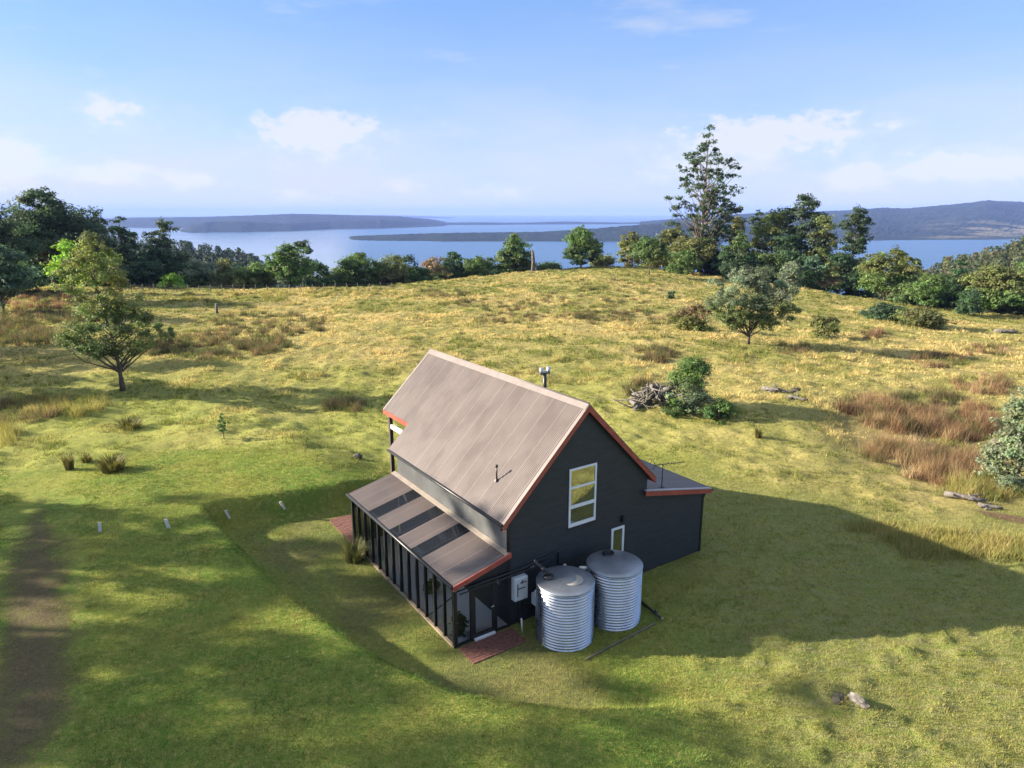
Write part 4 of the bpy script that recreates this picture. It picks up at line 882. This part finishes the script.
# plants and tufts
def tuft(name, loc, h, wdt, n, cols, label, cat, group=None, droop=.5, seed=0, parent=None, bw=.012):
    rg = np.random.default_rng(seed); vs, fs, cc = [], [], []
    for i in range(n):
        a = rg.random()*6.283; r = wdt*.28*math.sqrt(rg.random()); out = wdt*.5*rg.uniform(.3, 1)*droop*1.6; hh = h*rg.uniform(.55, 1)
        p0 = np.array([r*math.cos(a), r*math.sin(a), 0]); p1 = p0+[out*.35*math.cos(a), out*.35*math.sin(a), hh*.62]; p2 = p0+[out*math.cos(a), out*math.sin(a), hh]
        s_ = np.array([-math.sin(a), math.cos(a), 0])*bw*rg.uniform(.7, 1.3); b0 = len(vs)
        vs += [p0-s_, p0+s_, p1-s_*.8, p1+s_*.8, p2-s_*.12, p2+s_*.12]; fs += [(b0, b0+1, b0+3, b0+2), (b0+2, b0+3, b0+5, b0+4)]
        c_ = np.array(cols[rg.integers(len(cols))])*rg.uniform(.75, 1.25); cc += [c_]*6
    o = link(name, np_mesh(name, np.array(vs), np.array(fs), col=np.array(cc)), GRASS, parent)
    if loc is not None: o.location = loc
    if label: tag(o, label, cat, group)
    return o
GR = [(.10, .12, .04), (.16, .15, .06), (.07, .09, .03)]
tuft('ornamental_grass', gpt(-2.55, 7.2), .95, 1.3, 420, GR, 'fine fountain grass clump at the far left corner of the glazed lean-to', 'grass clump', droop=.8, seed=3, bw=.008)
for i, (px, py, h_, w_, n_, la) in enumerate([(70, 470, .85, .7, 120, 'upright rush tuft, left of the grass clump pair near the dirt track'), (113, 471, .8, 1.7, 320, 'wide rush tuft with shadow, right of the upright tuft on the left lawn'), (87, 462, .5, .8, 100, 'small dark tuft between the upright and the wide rush tuft'), (129, 428, .6, 2.2, 260, 'low spreading tuft under the two-tiered wattle'), (758, 438, .7, .7, 110, 'small upright tuft alone in the pasture right of the house')]):
    x, y, z = G(px, py); tuft('rush_tuft', (x, y, z-.04), h_, w_, n_, [(.12, .115, .03), (.17, .14, .05), (.08, .09, .025)], la, 'grass clump', None, .45, 30+i, bw=.02)
for i, (u, v, h_) in enumerate([(-1.68, .42, .85), (-1.2, 3.2, .5)]):
    x, y, _ = to_world(u, v); make_tree('potted_plant', (x, y, .04), h_, .55, 'bush', 'deep', ['leafy dark potted plant behind the front glass of the lean-to', 'small green plant inside the glazed lean-to'][i], 'plant', 860+i, nclump=16, cs=.3, leaf=.07, limbs=6)
# dead wood and stones
def log_mesh(mb, p, d, L, r, rg, n=9):
    d = Vector(d).normalized(); pts = []; q = Vector(p)
    for i in range(5): pts.append(q.copy()); q = q+d*(L/4)+Vector((rg.normal(0, .04*L/2), rg.normal(0, .04*L/2), rg.normal(0, .02*L/2)))
    mb.tube(pts, [r*rg.uniform(.8, 1.1)*(1-.12*i) for i in range(5)], n)
    for s_ in range(2):
        f = pts[1+s_]; e_ = Vector(rg.normal(0, 1, 3)).normalized()*r*rg.uniform(2, 4); mb.tube([f, f+e_], [r*.4, r*.2], 5)
rg = np.random.default_rng(55)
bx_, by_, bz_ = G(652, 404)
for i in range(64):
    a = rg.uniform(0, 6.283); big_ = i < 16
    L = rg.uniform(1.4, 2.4) if big_ else rg.uniform(.7, 1.9); r_ = rg.uniform(.11, .22) if big_ else rg.uniform(.03, .075)
    m_ = MB(); x, y = bx_+rg.normal(0, .75), by_+rg.normal(0, .55); zc_ = H1(x, y)+.12+max(0, 1.35-math.hypot(x-bx_, y-by_)*.55)*rg.random()
    dd = Vector((math.cos(a), math.sin(a), rg.normal(0, .3) if big_ else rg.uniform(-.2, .75)))
    log_mesh(m_, Vector((x, y, zc_))-dd.normalized()*L*.4, dd, L, r_, rg)
    o = m_.build('dead_log' if big_ else 'dead_branch', DEADWOOD)
    tag(o, 'thick grey log in the brushwood heap beside the twiggy bush' if big_ else 'thin grey branch in the brushwood heap beside the twiggy bush', 'log' if big_ else 'branch', 'logs of the brushwood heap' if big_ else 'branches of the brushwood heap')
def lone_log(px, py, ang, L, r, label, name='fallen_log', sd_=1):
    rg = np.random.default_rng(sd_); x, y, z = G(px, py); m_ = MB()
    log_mesh(m_, (x-math.cos(ang)*L/2, y-math.sin(ang)*L/2, z+r*.7), (math.cos(ang), math.sin(ang), 0), L, r, rg, 10)
    for k in range(3): log_mesh(m_, (x+rg.normal(0, L*.2), y+rg.normal(0, .2), z+r*.6), (rg.normal(), rg.normal(), .1), L*.35, r*.5, rg, 7)
    return tag(m_.build(name, DEADWOOD), label, 'log')
lone_log(779, 392, R(-40), 2.6, .17, 'broken grey log lying in the pasture right of the brushwood heap', sd_=2)
lone_log(797, 400, R(-35), 1.3, .16, 'short dark log end just right of the broken grey log', sd_=3)
lone_log(964, 499, R(-28), 1.7, .15, 'pale fallen log at the bare soil, left one, near the right edge', sd_=4)
lone_log(990, 508, R(-24), 1.0, .12, 'small fallen log on the bare soil, right of the pale one', sd_=5)
lone_log(1006, 333, R(-20), 2.8, .35, 'distant grey log on the right slope near the rim trees', sd_=6)
def stone(name, px, py, s, label, m_, sd_, cat='rock'):
    rg = np.random.default_rng(sd_); x, y, z = G(px, py); bm = bmesh.new(); bmesh.ops.create_icosphere(bm, subdivisions=3, radius=1)
    for v in bm.verts:
        c = v.co; k = 1+.28*(vn(c.x*1.6+sd_*3, c.y*1.6+c.z*2.1, sd_)-.5)*2+.12*(vn(c.x*5+sd_, c.z*5+c.y*4, sd_+2)-.5); v.co = Vector((c.x*s[0]*k, c.y*s[1]*k, max(c.z, -.5)*s[2]*k))
    me = bpy.data.meshes.new(name); bm.to_mesh(me); bm.free(); o = link(name, me, m_); o.location = (x, y, z+s[2]*.25); o.rotation_euler = (0, 0, rg.random()*3)
    return tag(o, label, cat)
STONE = mat('grey_stone', (.08, .072, .064), .9, var=.45, vscale=5, bump=.6, bscale=14, col2=(.2, .185, .16))
DARKST = mat('mossy_stump', (.05, .045, .03), .95, var=.5, vscale=5, bump=.8, bscale=14)
o = stone('stump', 858, 702, (.11, .30, .16), 'pale weathered stump with dark hollow side on the sunny lawn at lower right', STONE, 4, 'stump'); o.rotation_euler = (0, .2, R(32))
o = stone('earth_clod', 838, 700, (.22, .3, .075), 'dark mossy clod of earth left of the pale stump', DARKST, 9, 'clod')
stone('rock', 357, 458, (.33, .25, .17), 'small dark rock in the grass left of the house', DARKST, 6)
stone('rock', 703, 274, (2.2, .8, .45), 'flat pale stone at the foot of the tallest gum stand', STONE, 7)
stone('rock', 796, 391, (.5, .35, .2), 'small dark stone behind the short log end', DARKST, 8)
# dead trunk and fence
x, y, _ = at_depth(533, 274, 171); z = H1(x, y); hh = at_depth(533, 250, y)[2]-z
m_ = MB(); m_.tube([(x, y, z-.2), (x+.1, y, z+hh*.5), (x-.1, y, z+hh*.85), (x-.3, y, z+hh)], [.55, .42, .34, .16], 9)
tag(m_.build('dead_tree', mat('charred_trunk', (.09, .07, .06), .9, var=.5, vscale=2, col2=(.2, .17, .15))), 'dark dead tree trunk standing bare on the crest before the water', 'dead tree')
x, y, z = G(217, 313); m_ = MB(); m_.tube([(x, y, z-.2), (x+.03, y, z+1.35)], .19, 9)
tag(m_.build('strainer_post', DEADWOOD), 'lone thick grey post in the pasture before the left belt', 'fence post')
fe = empty('wire_fence', (0, 0, 0), 0, 'post and wire fence along the far edge of the left pasture', 'fence')
fp = []
for i, px in enumerate(np.linspace(120, 392, 25)):
    cd_ = float(np.interp(px, cr_px, cr_D))-2.5; x = (px-CX)/F*(cd_*math.cos(PITCH)+3.3); y = cd_; z = H1(x, y)
    b = MB(); hp = 1.25+.15*random.random(); b.tube([(x, y, z-.1), (x+random.uniform(-.05, .05), y, z+hp)], .055, 7); b.build('fence_post', DEADWOOD, fe); fp.append((x, y, z))
for hz__ in (.45, .8, 1.1):
    b = MB(); b.tube([(p[0], p[1]-.08, p[2]+hz__) for p in fp], .008, 4); b.build('fence_wire', mat('fence_wire', (.3, .3, .3), .5, .8), fe)
# worn track along the left edge, bare soil by the right edge
def draped(name, pts, wd, material, lift=.03, na=60, nb=14):
    P_ = [np.array(p) for p in pts]; V, E, Fq_ = [], [], []
    cum = np.concatenate([[0], np.cumsum([np.linalg.norm(P_[i+1]-P_[i]) for i in range(len(P_)-1)])])
    for i in range(na+1):
        s_ = cum[-1]*i/na; c = np.array([np.interp(s_, cum, [p[k] for p in P_]) for k in (0, 1)]); c2 = np.array([np.interp(min(s_+.3, cum[-1]), cum, [p[k] for p in P_]) for k in (0, 1)]); c1 = np.array([np.interp(max(s_-.3, 0), cum, [p[k] for p in P_]) for k in (0, 1)])
        d = (c2-c1)/np.linalg.norm(c2-c1); nn = np.array([-d[1], d[0]]); w_ = np.interp(s_, cum, wd)
        for j in range(nb+1):
            f = 2*j/nb-1; q = c+nn*f*w_/2; V.append((q[0], q[1])); E.append((1-abs(f))*min(1, 4*i/na, 2.2*(na-i)/na))
    V = np.array(V); z = height(V[:, 0], V[:, 1])+lift
    idx = np.arange(len(V)).reshape(na+1, nb+1); fq = np.stack([idx[:-1, :-1], idx[:-1, 1:], idx[1:, 1:], idx[1:, :-1]], -1).reshape(-1, 4)
    return tag(link(name, np_mesh(name, np.column_stack([V, z]), fq, smooth=True, attrs={'edge': np.array(E)}), material), kind='structure')
def soil_mat(name, a, b_, c_):
    m = bpy.data.materials.new(name); m.use_nodes = True; t = NT(m.node_tree)
    g = t.n('ShaderNodeNewGeometry'); P = g.outputs['Position']; e = t.n('ShaderNodeAttribute', attribute_name='edge').outputs['Fac']
    n1_ = t.noise(P, .9, 6, .65); n2_ = t.noise(P, 9, 5, .7)
    c = t.mix(t.ramp(n2_, .3, .65), a, b_); c = t.mix(t.math('MULTIPLY', t.ramp(n1_, .48, .66), .6), c, c_)
    p = t.n('ShaderNodeBsdfPrincipled'); p.inputs['Roughness'].default_value = .95; p.inputs['Specular IOR Level'].default_value = .1; t.l(c, p.inputs['Base Color'])
    t.l(t.bump(n2_, .8, .06), p.inputs['Normal'])
    al = t.ramp(t.math('ADD', t.math('ADD', t.math('MULTIPLY', e, 1.5), t.math('MULTIPLY', t.math('SUBTRACT', n1_, .5), 1.5)), t.math('MULTIPLY', t.math('SUBTRACT', n2_, .5), .9)), .5, 1.25)
    tr = t.n('ShaderNodeBsdfTransparent'); mx = t.n('ShaderNodeMixShader'); t.l(t.math('MULTIPLY', al, .7), mx.inputs[0]); t.l(tr.outputs[0], mx.inputs[1]); t.l(p.outputs[0], mx.inputs[2])
    o = t.n('ShaderNodeOutputMaterial'); t.l(mx.outputs[0], o.inputs[0]); return m
TRACK = [(-10.0, 8.0), (-12.2, 14.6), (-14.2, 18.0), (-17.2, 22.5), (-21.0, 28.5), (-24, 33)]
draped('dirt_track', TRACK, [4.2, 4.2, 4.0, 3.8, 3.6, 3], soil_mat('track_soil', (.105, .076, .046), (.16, .12, .072), (.15, .16, .05)))
SOILR = [(20.2, 31.5), (22.6, 29.5), (26, 27.4), (32, 25)]
draped('bare_soil', SOILR, [1.0, 2.2, 2.4, 2.4], soil_mat('bare_soil', (.11, .062, .042), (.19, .115, .08), (.2, .14, .08)), lift=.05)
# ------------------------------------------------------------------ grass (uncountable)
def seg_dist(x, y, pts):
    d = np.full(x.shape, 1e9)
    for i in range(len(pts)-1):
        (x0, y0), (x1, y1) = pts[i], pts[i+1]
        t = np.clip(((x-x0)*(x1-x0)+(y-y0)*(y1-y0))/((x1-x0)**2+(y1-y0)**2), 0, 1); d = np.minimum(d, np.hypot(x-x0-t*(x1-x0), y-y0-t*(y1-y0)))
    return d
def in_house(x, y):
    u, v = to_local(x, y)
    a = (u > -2.15) & (u < 9.5) & (v > -.08) & (v < 8.6)
    return a | ((u > -2.1) & (u < .1) & (v > -1.1) & (v <= 0)) | ((u > .2) & (u < 6.3) & (v > 8) & (v < 11.2)) | ((u > -2.2) & (u < -.6) & (v > 8.5) & (v < 11.45)) | (np.hypot(x-1.72, y-19.88) < .98) | (np.hypot(x-3.46, y-20.99) < .98)
def sample(n, y0, y1, k=1.0, tmax=.92):
    """points in the wedge the camera looks over, denser near (density ~ y^-k)"""
    q = rng.random(n)
    e = 2-k
    y = (y0**e+(y1**e-y0**e)*q)**(1/e)
    return rng.uniform(-tmax, tmax, n)*(y*.98+3.3), y
def blades(name, x, y, h, wd, lean, col, per=3, spread=.06, mat_=GRASS, lean_dir=None):
    n = len(x)*per; X_ = np.repeat(x, per)+rng.normal(0, 1, n)*np.repeat(np.broadcast_to(spread, x.shape), per); Y_ = np.repeat(y, per)+rng.normal(0, 1, n)*np.repeat(np.broadcast_to(spread, x.shape), per)
    Z_ = height(X_, Y_)-.015; a = rng.random(n)*6.283
    hh = np.repeat(h, per)*rng.uniform(.5, 1.15, n); ww = np.repeat(wd, per)*rng.uniform(.7, 1.3, n); ll = np.repeat(np.broadcast_to(lean, x.shape), per)*rng.uniform(.2, 1.2, n)*hh
    b = rng.random(n)*6.283
    p0 = np.stack([X_-np.cos(a)*ww/2, Y_-np.sin(a)*ww/2, Z_], -1); p1 = np.stack([X_+np.cos(a)*ww/2, Y_+np.sin(a)*ww/2, Z_], -1)
    p2 = np.stack([X_+np.cos(b)*ll, Y_+np.sin(b)*ll, Z_+hh], -1)
    V = np.stack([p0, p1, p2], 1).reshape(-1, 3); c = np.repeat(col, per, 0)*rng.uniform(.6, 1.35, (n, 1))
    me = np_mesh(name, V, np.arange(3*n).reshape(-1, 3), col=np.repeat(c, 3, 0))
    return link(name, me, mat_)
def lerp3(a, b, f): return np.array(a)[None]*(1-f[:, None])+np.array(b)[None]*f[:, None]
# mown lawn
x, y = sample(260000, 12.5, 46, 1.2); f = field_mask(x, y); keep = (rng.random(len(x)) > f) & ~in_house(x, y)
td = seg_dist(x, y, TRACK); keep &= (td > .5+1.5*fbm(x*.7, y*.7, 20, 2)) | (rng.random(len(x)) < .12)
u, v = to_local(x, y); pdx = pad_dist(u, v); bare = (pdx < .3) & (u < .2) & ((v < .9) | (u < -1.8)); keep &= ~(bare & (rng.random(len(x)) < .6*fbm(x*.8, y*.8, 31, 2)+.4))
x, y = x[keep], y[keep]; f1 = sst((fbm(x*.33, y*.33, 41, 4)-.34)/.32); f2 = sst((fbm(x*1.9, y*1.9, 43, 3)-.52)/.25)
east = sst((x-2)/8)*.55
col = lerp3((.13, .215, .042), (.30, .29, .07), np.clip(f1*.7+east*1.2, 0, 1)); st_k = fbm((x*.88+y*.47)*.9, (-x*.47+y*.88)*3.2, 47, 3); col = col*(.72+.56*sst((st_k-.35)/.3))[:, None]; dr_ = sst((x-3)/6)*sst((40-y)/8)*sst((st_k-.36)/.25)*.7; col = col*(1-dr_[:, None])+np.array([.27, .25, .10])[None]*dr_[:, None]
col = col*(1-(f2*.55)[:, None])+np.array([.37, .32, .11])[None]*(f2*.55)[:, None]
tag(blades('lawn_grass', x, y, .055+.065*rng.random(len(x))+.03*f2, np.full(len(x), .015)*np.maximum(1, y/20), 1.0, col, 3, .05), 'short mown grass round the house', 'grass', kind='stuff')
# rough pasture: tussocks growing larger with distance only in width, so that they still cover
x, y = sample(190000, 22, 190, .75); f = field_mask(x, y); keep = (rng.random(len(x)) < f) & ~in_house(x, y)
px_ = CX+F*np.clip(x/np.maximum(y, 12), -1.2, 1.2); keep &= y < np.interp(px_, cr_px, cr_D)+6
clump = fbm(x*.55, y*.55, 51, 3); keep &= (clump+rng.random(len(x))*.35) > .52
keep &= seg_dist(x, y, SOILR) > .9
x, y = x[keep], y[keep]; cl = clump[keep]
g1 = sst((fbm(x*.09, y*.09, 61, 4)-.42)/.22); g2 = sst((fbm(x*.6, y*.6, 63, 3)-.35)/.3); near = 1-sst((y-34)/32)
grn = np.clip((1-sst((y-38)/30))*(.35+.65*sst((14-x)/10))*(.55+.9*fbm(x*.12, y*.12, 71, 3)), 0, 1)
gold = np.clip(.3+.75*g2-.7*g1-.6*grn, 0, 1)
col = lerp3((.20, .225, .055), (.62, .49, .21), gold)
col = col*(1-.5*(rng.random(len(x)) < .24))[:, None]*rng.uniform(.8, 1.25, (len(x), 1))
hgt = (.17+.36*sst((cl-.5)/.3))*(1-.3*near)
tag(blades('pasture_grass', x, y, hgt, .026*np.maximum(1, y/34), .9, col, 7, .10), 'golden tussocky pasture grass on the hill', 'grass', kind='stuff')
# rushes: brown beds in the gully and scattered dark clumps over the pasture
cx_, cy_, cs2, cc2 = [], [], [], []
def bed(px, py, rx, ry, n, cols, hs_):
    for _ in range(n):
        a = rng.random()*6.283; r = math.sqrt(rng.random()); x, y, z = G(px+rx*r*math.cos(a), py+ry*r*math.sin(a))
        cx_.append(x); cy_.append(y); cs2.append(hs_*rng.uniform(.6, 1.2)); cc2.append(np.array(cols[rng.integers(len(cols))])*rng.uniform(.8, 1.2))
BR = [(.24, .145, .075), (.30, .195, .10), (.14, .085, .05), (.36, .26, .14), (.12, .12, .045)]; DK = [(.12, .12, .05), (.16, .125, .06), (.19, .14, .07), (.09, .10, .035)]; YG = [(.30, .27, .08), (.24, .24, .07), (.38, .32, .12)]
for a in [(866, 408, 26, 9, 34, BR, .9), (905, 420, 40, 14, 60, BR, 1.0), (960, 425, 40, 18, 60, BR, 1.0), (900, 455, 34, 12, 44, BR, .95), (950, 470, 45, 16, 70, BR, 1.0), (985, 490, 36, 9, 40, YG, .8), (930, 400, 40, 7, 26, DK, .8),
          (985, 385, 30, 10, 26, BR, .9), (940, 362, 30, 7, 20, BR, .9), (985, 352, 24, 6, 18, BR, .9), (870, 335, 14, 4, 10, BR, .8), (800, 350, 26, 6, 12, DK, .8),
          (940, 545, 60, 14, 70, YG, .5), (1000, 550, 40, 10, 40, YG, .5), (880, 530, 30, 6, 20, YG, .4),
          (655, 355, 22, 8, 22, DK, .9), (640, 392, 14, 10, 16, DK, .8), (620, 318, 50, 8, 22, DK, .7), (590, 300, 60, 10, 26, DK, .6), (490, 304, 60, 8, 30, DK, .6), (440, 294, 40, 4, 20, DK, .7), (690, 320, 20, 9, 18, DK, .9),
          (345, 407, 22, 5, 22, DK, .8), (20, 415, 40, 16, 40, DK, .7), (60, 408, 50, 10, 40, YG, .7), (30, 300, 60, 10, 60, BR, 1.0), (30, 330, 60, 18, 130, DK, 1.0), (210, 345, 80, 15, 150, DK, .8), (270, 325, 60, 12, 80, DK, .7), (600, 316, 40, 5, 40, DK, .5), (520, 318, 50, 6, 24, DK, .5), (230, 298, 60, 5, 30, YG, .8), (330, 293, 70, 4, 40, YG, .7),
          (8, 438, 10, 8, 14, YG, .8), (620, 285, 60, 8, 18, DK, .6), (560, 372, 60, 12, 14, YG, .5), (780, 365, 60, 12, 18, YG, .5)]: bed(*a)
cx_, cy_ = np.array(cx_), np.array(cy_); col = np.array(cc2)
tag(blades('rushes', cx_, cy_, np.array(cs2), .022*np.maximum(1, cy_/40), .6, col, 80, .24*np.maximum(1, (cy_/70)**.5)), 'brown and olive rush beds in the gully and over the pasture', 'rushes', kind='stuff')
